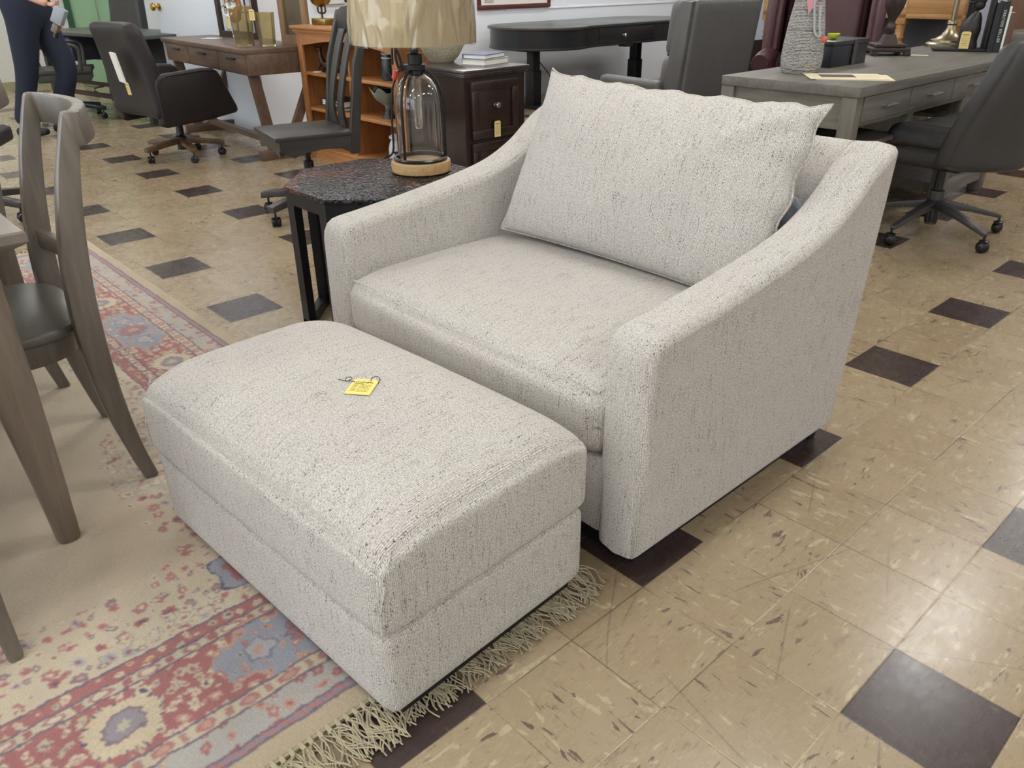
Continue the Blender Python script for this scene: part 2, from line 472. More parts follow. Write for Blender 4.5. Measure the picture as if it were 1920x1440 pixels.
# front wall of the shop, behind the photographer: big windows
b = NB()
wx = [(-9.5, -7.0), (-6.4, -3.9), (-3.3, -.8), (-.2, 2.3)]
prev = XL
for a, c in wx + [(XR, XR)]:
    box(b, prev, a, YF - .12, YF, 0, CEIL_H); prev = c
for a, c in wx:
    box(b, a, c, YF - .12, YF, 0, .7); box(b, a, c, YF - .12, YF, 2.5, CEIL_H)
struct('wall_front', b, M_WALL, smooth=False)
def emis(name, c, s):
    t = NT(name); t.put(t.b.inputs['Emission Color'], c); t.b.inputs['Emission Strength'].default_value = s
    return t.out((.8, .8, .8), .5)
M_SKYPANE = emis('daylight_pane', (.80, .90, 1.0), WINDOW_POWER)
for i, (a, c) in enumerate(wx):
    b = NB(); box(b, a, c, YF - .08, YF - .06, .7, 2.5); wdw = struct('window_%d' % (i + 1), b, M_SKYPANE, smooth=False)
    b = NB()
    for x0, x1, z0, z1 in ((a, c, .7, .76), (a, c, 2.44, 2.5), (a, a + .06, .7, 2.5), (c - .06, c, .7, 2.5), ((a + c) / 2 - .02, (a + c) / 2 + .02, .7, 2.5)):
        box(b, x0, x1, YF - .06, YF - .01, z0, z1)
    struct('window_frame', b, M_BLKMET, wdw, smooth=False)
# green door in the far left wall
M_GREEN = flat('pale_green_paint', (150, 184, 148), .55)
b = NB(); box(b, XL - .04, XL - .01, 2.15, 2.95, 0, 2.1); box(b, XL - .01, XL + .015, 2.45, 2.462, 0, 2.1)
d1 = struct('door_1', b, M_GREEN, smooth=False)
b = NB(); box(b, XL - .01, XL + .02, 2.10, 2.17, 0, 2.15); struct('door_frame', b, flat('dark_green_trim', (44, 84, 58), .5), d1, smooth=False)
# white door standing open near the partition, knobs on both faces
b = NB(); box(b, 0, 1.5, -.02, .02, .012, 2.1, .003)
d2 = struct('door_2', b, flat('white_gloss_door', (214, 222, 232), .35), loc=(-7.78, 1.925, 0), rotz=R_(6.2))
M_BRASS = flat('polished_brass', (200, 160, 80), .2, 1.0)
for sgn in (-1, 1):
    b = NB()
    lathe(b, [(.032, 0), (.032, .006), (.012, .01), (.012, .035), (.028, .045), (.033, .06), (.028, .075), (.0, .08)], 20, mat=TR(.07, sgn * .02, .965, rx=R_(90) * (1 if sgn < 0 else -1)))
    obj('door_knob', b, M_BRASS, d2)
# baseboards
b = NB(); box(b, XL, XL + .015, YF, 2.1, 0, .09); struct('baseboard_left', b, flat('worn_yellow_base', (150, 146, 110), .7), smooth=False)
# fluorescent fixtures (light of the room)
M_DIFF = emis('fluorescent_diffuser', (1.0, .985, .955), FIXTURE_POWER)
M_FIXT = flat('white_enamel', (225, 225, 222), .4)
fx0 = None
for X in (-9.7, -6.7, -3.7, -.7, 2.3):
    for Y in (-4.2, -1.6, 1.1, 3.8, 6.5):
        if X == -9.7 and Y > 3: continue
        if X == -6.7 and Y > 3: X = -5.35
        if fx0 is None:
            fx0 = thing('ceiling_light', 'white fluorescent ceiling fixture with long glowing diffuser', 'ceiling light', (X, Y, CEIL_H), 0, 'fluorescent fixtures on the ceiling')
            b = NB(); box(b, -.16, .16, -.62, .62, -.06, -.001, .008); obj('housing', b, M_FIXT, fx0)
            b = NB(); pad(b, .27, 1.2, .05, .02, n=4, c=(0, 0, -.075)); obj('diffuser', b, M_DIFF, fx0)
        else:
            o = copy_tree(fx0); o.location = (X, Y, CEIL_H)

# ------------------------------------------------------------------ rug
def rug():
    X0, X1, Y0, Y1 = -4.03, -.607, -2.50, -.06
    def rng(a, b_, s): return list(np.arange(a, b_, s))
    xs = np.array(rng(X0, -2.7, .009) + rng(-2.7, -1.7, .0055) + rng(-1.7, X1, .0026) + [X1])
    ys = np.array(rng(Y0, -1.6, .03) + rng(-1.6, -1.25, .006) + rng(-1.25, Y1, .0026) + [Y1])
    gx, gy = np.meshgrid(xs, ys); nx, ny = len(xs), len(ys)
    x, y = gx.ravel(), gy.ravel()
    rs = np.random.RandomState(5)
    # cheap smooth noise: sum of random sines
    def sn(x, y, f, seed, n=7):
        r = np.random.RandomState(seed); v = 0
        for _ in range(n):
            a = r.rand() * 2 * PI; ff = f * (.6 + .8 * r.rand()); p = r.rand() * 6.28
            v = v + np.sin((x * np.cos(a) + y * np.sin(a)) * ff + p)
        return v / math.sqrt(n)
    wx_ = .004 * sn(x, y, 95, 1) + .0015 * sn(x, y, 420, 3); wy_ = .004 * sn(x, y, 95, 2) + .0015 * sn(x, y, 420, 4)
    xx, yy = x + wx_, y + wy_
    jx, jy = x + wx_ * .35, y + wy_ * .35
    dx = np.minimum(jx - X0, X1 - jx); dy = np.minimum(jy - Y0, Y1 - jy); d = np.minimum(dx, dy)
    dxx = np.minimum(xx - X0, X1 - xx); dyy = np.minimum(yy - Y0, Y1 - yy); dd = np.minimum(dxx, dyy)
    endb = dxx < dyy                      # band runs along Y (short ends)
    al = np.where(endb, yy, xx)           # coordinate along the band
    C = lambda *c: np.array(lin(c))
    CREAM, FIELD = C(206, 194, 170), C(186, 170, 147)
    RED, ROSE, SALM = C(158, 88, 94), C(172, 112, 114), C(186, 146, 132)
    BLUE, NAVY, LBL, MAUVE = C(142, 149, 164), C(66, 66, 104), C(166, 168, 176), C(134, 108, 120)
    GOLD, GREY = C(204, 178, 130), C(182, 174, 152)
    col = np.tile(FIELD, (len(x), 1))
    def put(mask, c): col[mask] = c
    def flowers(mask, cell, ou, ov, pal, ring, seed, prob=1.0, rad=(.30, .46), pet=(5, 8)):
        """jittered petalled flowers on a grid of given cell size."""
        u, v = xx + ou, yy + ov
        best = np.zeros(len(x), bool)
        idx = np.nonzero(mask)[0]; uu, vv = u[idx], v[idx]
        ci, cj = np.floor(uu / cell).astype(int), np.floor(vv / cell).astype(int)
        for a in (-1, 0, 1):
            for b_ in (-1, 0, 1):
                i, j = ci + a, cj + b_
                h = (i * 73856093) ^ (j * 19349663) ^ (seed * 83492791)
                h = (h ^ (h >> 13)) * 1274126177; h = np.abs(h ^ (h >> 16))
                r1, r2, r3, r4, r5 = (h % 1009) / 1009., (h % 2003) / 2003., (h % 997) / 997., (h % 1511) / 1511., (h % 613) / 613.
                px, py = (i + .25 + .5 * r1) * cell, (j + .25 + .5 * r2) * cell
                ex, ey = uu - px, vv - py
                rot = r3 * 6.28; el = 1 + .5 * r4
                fx_ = (ex * np.cos(rot) + ey * np.sin(rot)) * el; fy_ = (-ex * np.sin(rot) + ey * np.cos(rot))
                r = np.hypot(fx_, fy_); th = np.arctan2(fy_, fx_)
                npt = pet[0] + (r5 * (pet[1] - pet[0])).astype(int)
                R = cell * (rad[0] + (rad[1] - rad[0]) * r5) * (1 + .16 * np.cos(npt * th))
                ok = (r3 < prob)
                q = r / R
                k = (r4 * len(pal)).astype(int) % len(pal)
                for n_, (pc, cc) in enumerate(pal):
                    m_ = ok & (k == n_)
                    s_ = m_ & (q < 1); 
                    if ring is not None: col[idx[s_]] = ring
                    s_ = m_ & (q < .86); col[idx[s_]] = pc
                    s_ = m_ & (q < .36); col[idx[s_]] = cc
    # field sprays: hug the inner border and the corners, open middle
    cxr, cyr = (X0 + X1) / 2, (Y0 + Y1) / 2
    fm = dd > .40
    e = (dd - .40)
    # distance from the corners inside the field
    ux = (np.abs(x - cxr) / ((X1 - X0) / 2 - .4)); uy = (np.abs(y - cyr) / ((Y1 - Y0) / 2 - .4))
    sp = .13 + .14 * np.clip(.5 + .5 * sn(x, y, 7.5, 21), 0, 1) + .16 * np.clip(ux + uy - 1.35, 0, 1)
    spray = fm & (e < sp)
    fe = np.clip((e - .05) / .25, 0, 1)[:, None]
    col[fm] = (CREAM * .85 + FIELD * .15 + (FIELD - (CREAM * .85 + FIELD * .15)) * fe)[fm]
    flowers(spray & (e > .012), .050, .01, .02, [(ROSE, CREAM), (RED, NAVY), (MAUVE, SALM), (LBL, RED), (ROSE, SALM)], None, 3, .8, (.22, .44))
    flowers(spray & (e > .01), .032, .013, .005, [(ROSE, RED), (CREAM, RED), (MAUVE, CREAM)], None, 8, .5, (.2, .42))
    # outlined cloud flowers
    cl = spray & (sn(x, y, 11, 33) > .15)
    flowers(cl & (e > .02), .036, .021, .008, [(CREAM, ROSE), (GREY, SALM), (CREAM, CREAM)], NAVY * .6 + CREAM * .4, 5, .8, (.4, .5))
    # scalloped blue and red palmette near the ottoman
    for (px, py, s_) in ((-1.12, -.60, 1.0), (-1.24, -.52, .8), (-1.12, -1.9, 1.0)):
        r = np.hypot(xx - px, yy - py); th = np.arctan2(yy - py, xx - px); R = .085 * s_ * (1 + .12 * np.cos(6 * th))
        put(fm & (r < R), NAVY); put(fm & (r < R * .93), BLUE); put(fm & (r < R * .68), RED); put(fm & (r < R * .3), SALM); put(fm & (r < R * .14), GOLD)
    # inner red guard with small cream flowers
    g1 = (d <= .402) & (d > .365); put(g1, RED * .8 + ROSE * .2)
    flowers(g1, .028, 0, 0, [(CREAM, SALM), (GREY, NAVY), (ROSE, CREAM), (GOLD, RED)], None, 11, .9, (.32, .45))
    g2 = (d <= .365) & (d > .337); put(g2, GREY * .5 + CREAM * .5)
    ph = (al / .085) % 1; put(g2 & (np.abs(ph - .5) < .26 * np.sqrt(np.clip(1 - ((d - .351) / .011) ** 2, 0, 1))), ROSE * .7 + MAUVE * .3)
    put(g2 & (np.abs(ph - .5) < .15 * np.sqrt(np.clip(1 - ((d - .351) / .007) ** 2, 0, 1))), CREAM)
    put(g2 & ((ph < .10) | (ph > .90)) & (np.abs(d - .351) < .009), RED)
    # main border
    mb = (d <= .337) & (d > .170); put(mb, RED)
    flowers(mb, .034, .012, .02, [(CREAM, NAVY), (GREY, RED), (CREAM, SALM), (SALM, CREAM), (GREY, MAUVE)], None, 17, .93, (.36, .48))
    flowers(mb, .022, .004, .011, [(RED, NAVY), (CREAM, RED), (ROSE, CREAM)], None, 19, .35, (.25, .42))
    dm = dd - .2535
    P_ = .755
    phx = np.where(endb, yy + .971, xx + 2.304)
    def local(off):
        return (phx + off + P_ / 2) % P_ - P_ / 2
    corner = (dxx < .45) & (dyy < .45)
    # lobed blue cartouches
    q = local(P_ / 2); lob = .073 * (1 + .16 * np.cos(q * 60)) * np.sqrt(np.clip(1 - (np.abs(q) / .205) ** 2.6, 0, 1))
    bm_ = (~corner) & (d <= .355) & (d > .150)
    put(bm_ & (np.abs(dm) < lob * 1.22 + .004) & (np.abs(q) < .225), SALM)
    inb = bm_ & (np.abs(dm) < lob * 1.12) & (np.abs(q) < .21); put(inb, BLUE)
    flowers(inb, .028, .02, .003, [(SALM, RED), (ROSE, CREAM), (RED, SALM), (LBL, NAVY), (CREAM, RED)], None, 23, .8, (.24, .42))
    rr = np.hypot(q * .9, dm); th = np.arctan2(dm, q); R = .050 * (1 + .1 * np.cos(12 * th))
    put(bm_ & (rr < R), NAVY * .4 + MAUVE * .6); put(bm_ & (rr < R * .9), ROSE * .6 + MAUVE * .4)
    put(bm_ & (rr < R * .9) & (np.cos(12 * th) < -.55), NAVY * .5 + ROSE * .5); put(bm_ & (rr < R * .36), SALM)
    for sg in (-1, 1):
        rr = np.hypot(q - sg * .115, dm * 1.1); R = .032 * (1 + .2 * np.cos(5 * np.arctan2(dm, q - sg * .115)))
        put(bm_ & (rr < R), NAVY * .5 + BLUE * .5); put(bm_ & (rr < R * .8), LBL); put(bm_ & (rr < R * .35), SALM)
    # round petalled medallions
    q = local(0.0); rr = np.hypot(q, dm * 1.06); th = np.arctan2(dm, q)
    R = .070 * (1 + .05 * np.cos(20 * th))
    mm = (~corner) & mb
    put(mm & (rr < R), CREAM * .75 + GOLD * .25)
    put(mm & (rr < R) & (rr > R * .86) & (np.cos(20 * th) > .7), NAVY)
    put(mm & (rr < R * .93) & (rr > R * .62) & (np.cos(20 * th) < -.9), CREAM * .7 + GREY * .1)
    R2 = .037 * (1 + .05 * np.cos(14 * th)); put(mm & (rr < R2 * 1.06), MAUVE * .7 + NAVY * .3); put(mm & (rr < R2 * .9), BLUE * .55 + MAUVE * .45)
    R3 = .014 * (1 + .25 * np.cos(6 * th)); put(mm & (rr < R3), GREY)
    # corner rosette
    for sx_, sy_ in ((X1 - .2535, Y1 - .2535), (X0 + .2535, Y1 - .2535), (X1 - .2535, Y0 + .2535)):
        rr = np.hypot(xx - sx_, yy - sy_); th = np.arctan2(yy - sy_, xx - sx_); R = .12 * (1 + .1 * np.cos(8 * th))
        cm = (d > .14) & (d < .40)
        put(cm & (rr < R), SALM); put(cm & (rr < R * .92), BLUE); put(cm & (rr < R * .5), ROSE); put(cm & (rr < R * .2), CREAM)
    g3 = (d <= .170) & (d > .136); put(g3, GREY * .5 + CREAM * .5)
    ph = (al / .082) % 1; put(g3 & (np.abs(ph - .5) < .24 * np.sqrt(np.clip(1 - ((d - .153) / .012) ** 2, 0, 1))), ROSE)
    put(g3 & (np.abs(ph - .5) < .12 * np.sqrt(np.clip(1 - ((d - .153) / .007) ** 2, 0, 1))), SALM)
    put(g3 & ((ph < .09) | (ph > .91)) & (np.abs(d - .153) < .010), RED * .8 + CREAM * .2)
    g4 = (d <= .136) & (d > .068); put(g4, LBL * .6 + GREY * .4)
    flowers(g4, .037, .02, .01, [(RED, SALM), (SALM, RED), (ROSE, GREY), (SALM, CREAM)], None, 29, .85, (.3, .46), (4, 6))
    g5 = (d <= .068) & (d > .048); ph = ((al + d * 1.5) / .03) % 1
    put(g5, ROSE); put(g5 & (ph < .4), BLUE * .7 + NAVY * .3)
    # dividing lines
    for v in (.402, .365, .337, .170, .136, .068, .048):
        wln = .0028 if v != .048 else .0035
        put(np.abs(d - v + .0012 * sn(x, y, 300, 44)) < wln, MAUVE * .35 + NAVY * .65)
    put(d < .045, C(180, 164, 138))
    # dyed yarns blend at their edges
    cg = col.reshape(ny, nx, 3)
    for _ in range(1):
        c2_ = cg.copy(); c2_[1:-1, 1:-1] = (cg[1:-1, 1:-1] * 2 + cg[:-2, 1:-1] + cg[2:, 1:-1] + cg[1:-1, :-2] + cg[1:-1, 2:]) / 6; cg = c2_
    col = cg.reshape(-1, 3) * .88 + CREAM * .12
    # yarn to yarn variation, abrash
    varn = 1 + .10 * (rs.rand(len(x)) - .5) + .05 * sn(x, y, 60, 51) * .6 + .03 * sn(x, y, 6, 52)
    col = np.clip(col * varn[:, None], 0, 1)
    z = .0105 + .0008 * rs.rand(len(x)) + .0009 * sn(x, y, 25, 60) * .6
    z = z * np.clip(np.minimum(np.minimum(x - X0, X1 - x), np.minimum(y - Y0, Y1 - y)) / .004, .25, 1)
    me = bpy.data.meshes.new('rug_pile')
    co = np.stack([x, y, z], 1).astype(np.float32)
    i = np.arange(nx * ny).reshape(ny, nx)
    q4 = np.stack([i[:-1, :-1], i[:-1, 1:], i[1:, 1:], i[1:, :-1]], -1).reshape(-1, 4)
    me.vertices.add(len(co)); me.vertices.foreach_set('co', co.ravel())
    me.loops.add(q4.size); me.loops.foreach_set('vertex_index', q4.ravel().astype(np.int32))
    me.polygons.add(len(q4)); me.polygons.foreach_set('loop_start', np.arange(0, q4.size, 4, dtype=np.int32))
    me.polygons.foreach_set('loop_total', np.full(len(q4), 4, dtype=np.int32))
    me.update(); me.shade_smooth()
    ca = me.color_attributes.new('yarn', 'FLOAT_COLOR', 'POINT')
    ca.data.foreach_set('color', np.concatenate([col, np.ones((len(x), 1))], 1).astype(np.float32).ravel())
    t = NT('persian_rug_wool')
    at = t.n.new('ShaderNodeAttribute'); at.attribute_name = 'yarn'
    n = t.noise(t.coord(), 420, 2, .6); n2 = t.noise(t.coord(), 90, 3, .6)
    c = t.mix(t.math('MULTIPLY', n, .35), at.outputs[0], t.mix(1.0, at.outputs[0], (.62, .60, .58), 'MULTIPLY'))
    t.bump(t.math('ADD', n, n2), .6, .003)
    me.materials.append(t.out(c, .95, 0.0, Sheen_Weight=.15))
    root = thing('area_rug', 'cream and rose oriental rug with fringed ends under the dining table', 'rug')
    o = bpy.data.objects.new('pile', me); COL.objects.link(o); o.parent = root
    # fringe: knotted bundles of cotton strands at the two short ends
    Mf = flat('undyed_cotton', (178, 168, 142), .9, var=.15, nscale=90)
    for xe, sg, ya, yb, nst in ((X1, 1, Y1 - .01, -1.25, 9), (X0, -1, Y1 - .01, -1.2, 3)):
        b = NB(); r = random.Random(3)
        yk = ya
        while yk > yb:
            L = (.085 + .03 * r.random()); lean = r.uniform(-.35, .35)
            tube(b, [(xe - sg * .006, yk, .0085), (xe + sg * .004, yk, .009), (xe + sg * .012, yk + lean * .004, .008)], [.003, .0052, .004], 6)
            for s_ in range(nst):
                a0 = lean + r.uniform(-.22, .22); p = Vector((xe + sg * .008, yk + r.uniform(-.005, .005), .007)); pts = [p.copy()]
                amp = r.uniform(.25, .8) * r.choice((-1, 1)); phs = r.uniform(0, 1.5); n_ = 9
                for k in range(n_):
                    a1 = a0 + amp * math.sin(phs + k * .62)
                    p = p + Vector((sg * math.cos(a1), math.sin(a1), 0)) * (L * r.uniform(.9, 1.1) / n_)
                    p.z = .003 + .008 * abs(math.sin(k * .45 + s_)) * (1 - k / n_ * .6) + .001 * (s_ % 3)
                    pts.append(p.copy())
                tube(b, pts, [.0015] * len(pts), 4)
            yk -= .0165 + .003 * r.random()
        f = obj('fringe', b, Mf, root); f['kind'] = 'stuff'
    # woven end band
    b = NB(); box(b, X1 - .012, X1 + .002, Y0, Y1, .001, .008); obj('woven_end', b, Mf, root)
rug()
# ------------------------------------------------------------------ armchair
ax0, ax1 = -1.700, -.481
A = thing('armchair', 'wide cream chenille armchair with sloping arms, beside the matching ottoman', 'armchair', ((ax0 + ax1) / 2, .45, 0))
ox, oy = -(ax0 + ax1) / 2, -.45
T_ = TR(ox, oy, 0)
prof = [(-.004, .055), (-.006, .3), (-.004, .52)]
prof += [(0.0, .545), (.012, .566), (.032, .578), (.06, .583)]
prof += [(p.x, p.y) for p in bez([(.06, .583, 0), (.13, .589, 0), (.31, .609, 0), (.50, .636, 0), (.63, .664, 0), (.74, .712, 0), (.83, .775, 0), (.90, .808, 0)], 5)]
prof += [(.925, .818), (.940, .819), (.950, .810), (.951, .79)]
prof += [(.935, .62), (.915, .40), (.895, .22), (.872, .055)]
def arm(x0, x1, name, name_side):
    b = NB()
    t = bmesh.new(); n = len(prof)
    # layers across the thickness give the soft rolled edges
    W_ = x1 - x0; r = .022; inner0 = (name_side < 0)
    lay = [(0.0, r), (r * .134, r * .5), (r * .5, r * .134), (r, 0), (W_ / 2, -.004), (W_ - r, 0), (W_ - r * .5, r * .134), (W_ - r * .134, r * .5), (W_, r)]
    c = Vector((.47, .35))
    P = [Vector(p) for p in prof]
    nor = []
    for i in range(n):
        d1 = (P[i] - P[i - 1]).normalized(); d2 = (P[(i + 1) % n] - P[i]).normalized()
        n1 = Vector((d1.y, -d1.x)); n2 = Vector((d2.y, -d2.x)); nb = (n1 + n2).normalized()
        nor.append(nb / max(.6, nb.dot(n1)))
    rings = []
    for xo, ins in lay:
        rg = []
        for p, nn in zip(P, nor):
            k_ = min(1, max(0, (.80 - p.y) / .16)) if p.x > .5 else 1
            is_in = (xo < W_ / 2) == inner0
            inn = ins * ((.12 + .88 * k_) if is_in and xo != W_ / 2 else 1)
            q = p + nn * inn * (1 if True else -1)
            rg.append(t.verts.new((x0 + xo, q.x, q.y)))
        rings.append(rg)
    for a, c_ in zip(rings[:-1], rings[1:]):
        for i in range(n):
            j = (i + 1) % n; t.faces.new((a[i], a[j], c_[j], c_[i]))
    for rg, xo in ((rings[0], x0), (rings[-1], x1)):
        cf = t.faces.new(rg)
        bmesh.ops.triangulate(t, faces=[cf], ngon_method='EAR_CLIP')
    bmesh.ops.recalc_face_normals(t, faces=t.faces[:])
    merge(b, t, T_)
    o = obj(name, b, M_FAB, A, uv=True, sharp=60)
    me = o.data
    for p in me.polygons:
        if abs(p.normal.x) > .999: p.use_smooth = False
    return o
# profile runs clockwise seen from +x: the normal above must point inwards
_s = sum(prof[i][0] * prof[(i + 1) % len(prof)][1] - prof[(i + 1) % len(prof)][0] * prof[i][1] for i in range(len(prof)))
if _s > 0: prof = prof[::-1]
arm(-.600, -.481, 'arm', -1); arm(-1.700, -1.581, 'arm', 1)
# back slab between the arms
b = NB()
bp = [(.872, .055), (.895, .22), (.915, .40), (.935, .62), (.951, .79), (.950, .808), (.940, .8175), (.92, .8165), (.90, .807), (.86, .788), (.83, .765), (.81, .735), (.775, .60), (.745, .45), (.735, .28), (.735, .055)]
prism(b, bp, -1.5815, -.5995, 'x', mat=T_)
obj('back', b, M_FAB, A, uv=True, sharp=60)
# front rail and deck under the cushion
b = NB(); box(b, -1.5805, -.6005, .012, .74, .056, .262, .014, 3, mat=T_)
obj('seat_rail', b, M_FAB, A, uv=True)
b = NB()
def seatfn(p, q):
    if q.y < 0: p.y -= .010 * (1 - q.x ** 2)
    if q.z > 0: p.z -= .020 * (max(0, -q.y - .55) / .45) ** 2
    if q.y > .3: p.z -= .012 * (q.y - .3)
    return p
pad(b, .985, .755, .172, .040, .032, 20, c=(-1.0905, .366, .352), mat=T_, side=.012, fn=seatfn)
obj('seat_cushion', b, M_FAB, A, uv=True, sharp=80)
b = NB()
tube(b, [(-1.565, .010, .4215), (-.616, .010, .4215)], .0035, 6, mat=T_)
obj('seam', b, M_FAB, A, uv=True)
b = NB(); box(b, -1.66, -.525, .045, .83, .001, .058, mat=T_); obj('plinth', b, M_BLACK, A, smooth=False)
for (x, y) in ((-1.64, .86), (-.54, .86)):
    b = NB(); box(b, x - .022, x + .022, y - .03, y + .006, .0, .058, .004, mat=T_); obj('leg', b, M_BLACK, A)

# ------------------------------------------------------------------ loose back pillow
def pillow():
    t = bmesh.new(); n = 46; Wd, Hh, Th = .905, .495, .20
    r = random.Random(2)
    def pt(i, j, sg):
        u = i / n * 2 - 1; v = j / n * 2 - 1
        uu = math.sin(u * PI / 2) * .35 + u * .65; vv = math.sin(v * PI / 2) * .35 + v * .65
        # pinched corners: edges bow inwards, ears stay
        ed = 1 - .035 * (1 - vv ** 2) ; eh = 1 - .045 * (1 - uu ** 2)
        x = uu * Wd / 2 * (ed if abs(uu) > 0 else 1); z = vv * Hh / 2 * eh
        f = max(0, (1 - abs(uu) ** 2.6)) ** .52 * max(0, (1 - abs(vv) ** 2.4)) ** .52
        y = sg * Th / 2 * f
        # soft dents and puckers by the seam
        w_ = mnoise.noise(Vector((x * 5, z * 5, sg * 3.0))) * .012 * f
        pk = .006 * math.sin(uu * 38) * max(0, vv) ** 6 * f + .008 * math.sin(vv * 24 + 1) * abs(uu) ** 7 * f * (1 if uu > 0 else .4)
        # gathered fold running in from the upper right ear
        dd_ = (x - .36) * .55 + (z - .20) * -.83; fold = .014 * math.exp(-(dd_ / .022) ** 2) * math.exp(-((x - .33) / .10) ** 2) * (1 if vv > .2 else .3) * f ** .3
        z += .0035 * math.sin(uu * 17 + 1.2) * max(0, vv) ** 5 + .0018 * math.sin(uu * 41) * max(0, vv) ** 6
        x += .007 * math.sin(vv * 13 + .4) * max(0, uu) ** 6
        ear = max(0, (abs(uu) - .90) / .10) * max(0, (vv - .86) / .14); z += .011 * ear; x += math.copysign(.003, uu) * ear
        x = x * (1 - .022 * vv) + .016 * vv
        return (x, y + sg * (w_ + pk) * 1.0 - (fold if sg < 0 else 0), z)
    V = {}
    for sg in (-1, 1):
        for i in range(n + 1):
            for j in range(n + 1):
                e = i in (0, n) or j in (0, n)
                k = (i, j, 0 if e else sg)
                if k not in V: V[k] = t.verts.new(pt(i, j, sg))
    g = lambda i, j, sg: V[(i, j, 0 if (i in (0, n) or j in (0, n)) else sg)]
    for sg in (-1, 1):
        for i in range(n):
            for j in range(n):
                t.faces.new((g(i, j, sg), g(i + 1, j, sg), g(i + 1, j + 1, sg), g(i, j + 1, sg)))
    bmesh.ops.recalc_face_normals(t, faces=t.faces[:])
    return t
P_ = thing('back_pillow', 'large loose cream chenille pillow leaning on the armchair back', 'pillow', (-1.052, .655, .694))
b = NB(); merge(b, pillow(), None)
o = obj('cover', b, M_FAB, P_, uv=True, sharp=80)
P_.rotation_euler = (R_(-20), R_(1.2), R_(2.0))
# seam welt round the pillow
b = NB()
pts = []
n = 40
for s_ in range(4):
    for k in range(n):
        a = -1 + 2 * k / n
        u, v = ((a, -1), (1, a), (-a, 1), (-1, -a))[s_]
        uu = math.sin(u * PI / 2) * .35 + u * .65; vv = math.sin(v * PI / 2) * .35 + v * .65
        x = uu * .4525 * (1 - .035 * (1 - vv ** 2)); z = vv * .2475 * (1 - .045 * (1 - uu ** 2))
        z += .0035 * math.sin(uu * 17 + 1.2) * max(0, vv) ** 5 + .0018 * math.sin(uu * 41) * max(0, vv) ** 6
        x += .007 * math.sin(vv * 13 + .4) * max(0, uu) ** 6
        ear = max(0, (abs(uu) - .90) / .10) * max(0, (vv - .86) / .14); z += .011 * ear; x += math.copysign(.003, uu) * ear
        x = x * (1 - .022 * vv) + .016 * vv
        pts.append((x, 0, z))
tube(b, pts, .0032, 6, closed=True)
obj('seam_welt', b, M_FAB, P_, uv=True, sharp=80)

# clear plastic bag stuffed behind the pillow
t = NT('clear_plastic_bag'); nz = t.noise(t.coord(), 22, 3, .6, 1.0); t.bump(nz, .8, .02)
M_BAG = t.out(lin((176, 181, 190)), .14, 0.0, Transmission_Weight=.25, IOR=1.4, Alpha=.92)
b = NB()
def crump(p, q):
    k = mnoise.noise(Vector((p.x * 22, p.y * 22, p.z * 22 + 4)))
    return p + Vector((k * .010, k * .007, mnoise.noise(Vector((p.x * 30, 7, p.z * 30))) * .014))
pad(b, .12, .032, .14, .014, 0.006, 12, fn=crump)
o = obj('plastic_bag', b, M_BAG, loc=(-.664, .745, .622), sharp=25)
o.rotation_euler = (R_(-10), 0, 0)
tag(o, 'crumpled clear plastic bag tucked behind the cream pillow', 'plastic bag')

# ------------------------------------------------------------------ ottoman
OT = thing('ottoman', 'cream chenille ottoman in front of the armchair, price tag on top', 'ottoman', (-.963, -.388, 0), R_(3.2))
b = NB()
def basefn(p, q): return p
pad(b, .868, .522, .186, .020, .0, 10, c=(0, 0, .132), fn=basefn)
obj('base', b, M_FAB, OT, uv=True, sharp=60)
b = NB()
def otf(p, q):
    # rounded long front edge, squarer sides
    if q.z > 0:
        p.z -= q.z * (.040 * (max(0, abs(q.y) - .45) / .55) ** 2.2 + .016 * (max(0, abs(q.x) - .75) / .25) ** 2)
    return p
pad(b, .880, .534, .205, .028, .030, 26, c=(0, 0, .328), side=.008, fn=otf)
obj('cushion', b, M_FAB, OT, uv=True, sharp=80)
b = NB(); box(b, -.415, .415, -.225, .235, .0152, .045); obj('plinth', b, M_BLACK, OT, smooth=False)
for sx in (-1, 1):
    b = NB(); tube(b, [(sx * .4375, -.230, .405), (sx * .4385, -.2635, .30), (sx * .437, -.2645, .235)], .0028, 6)
    obj('corner_seam', b, M_FAB, OT, uv=True)
# tag lying on the ottoman
tg = thing('price_tag', 'yellow price tag with black string lying on the ottoman top', 'tag', (-.918, -.378, .4620), R_(38))
M_YT = flat('yellow_tag_front', (244, 222, 124), .55)
b = NB(); w_, h_ = .053, .066; cc = .008
prism(b, [(-w_ / 2, -h_ / 2), (w_ / 2, -h_ / 2), (w_ / 2, h_ / 2 - cc), (w_ / 2 - cc, h_ / 2), (-w_ / 2 + cc, h_ / 2), (-w_ / 2, h_ / 2 - cc)], 0, .0009, 'z')
card = obj('card', b, M_YT, tg, smooth=False)
b = NB()
z0, z1 = .0009, .0012
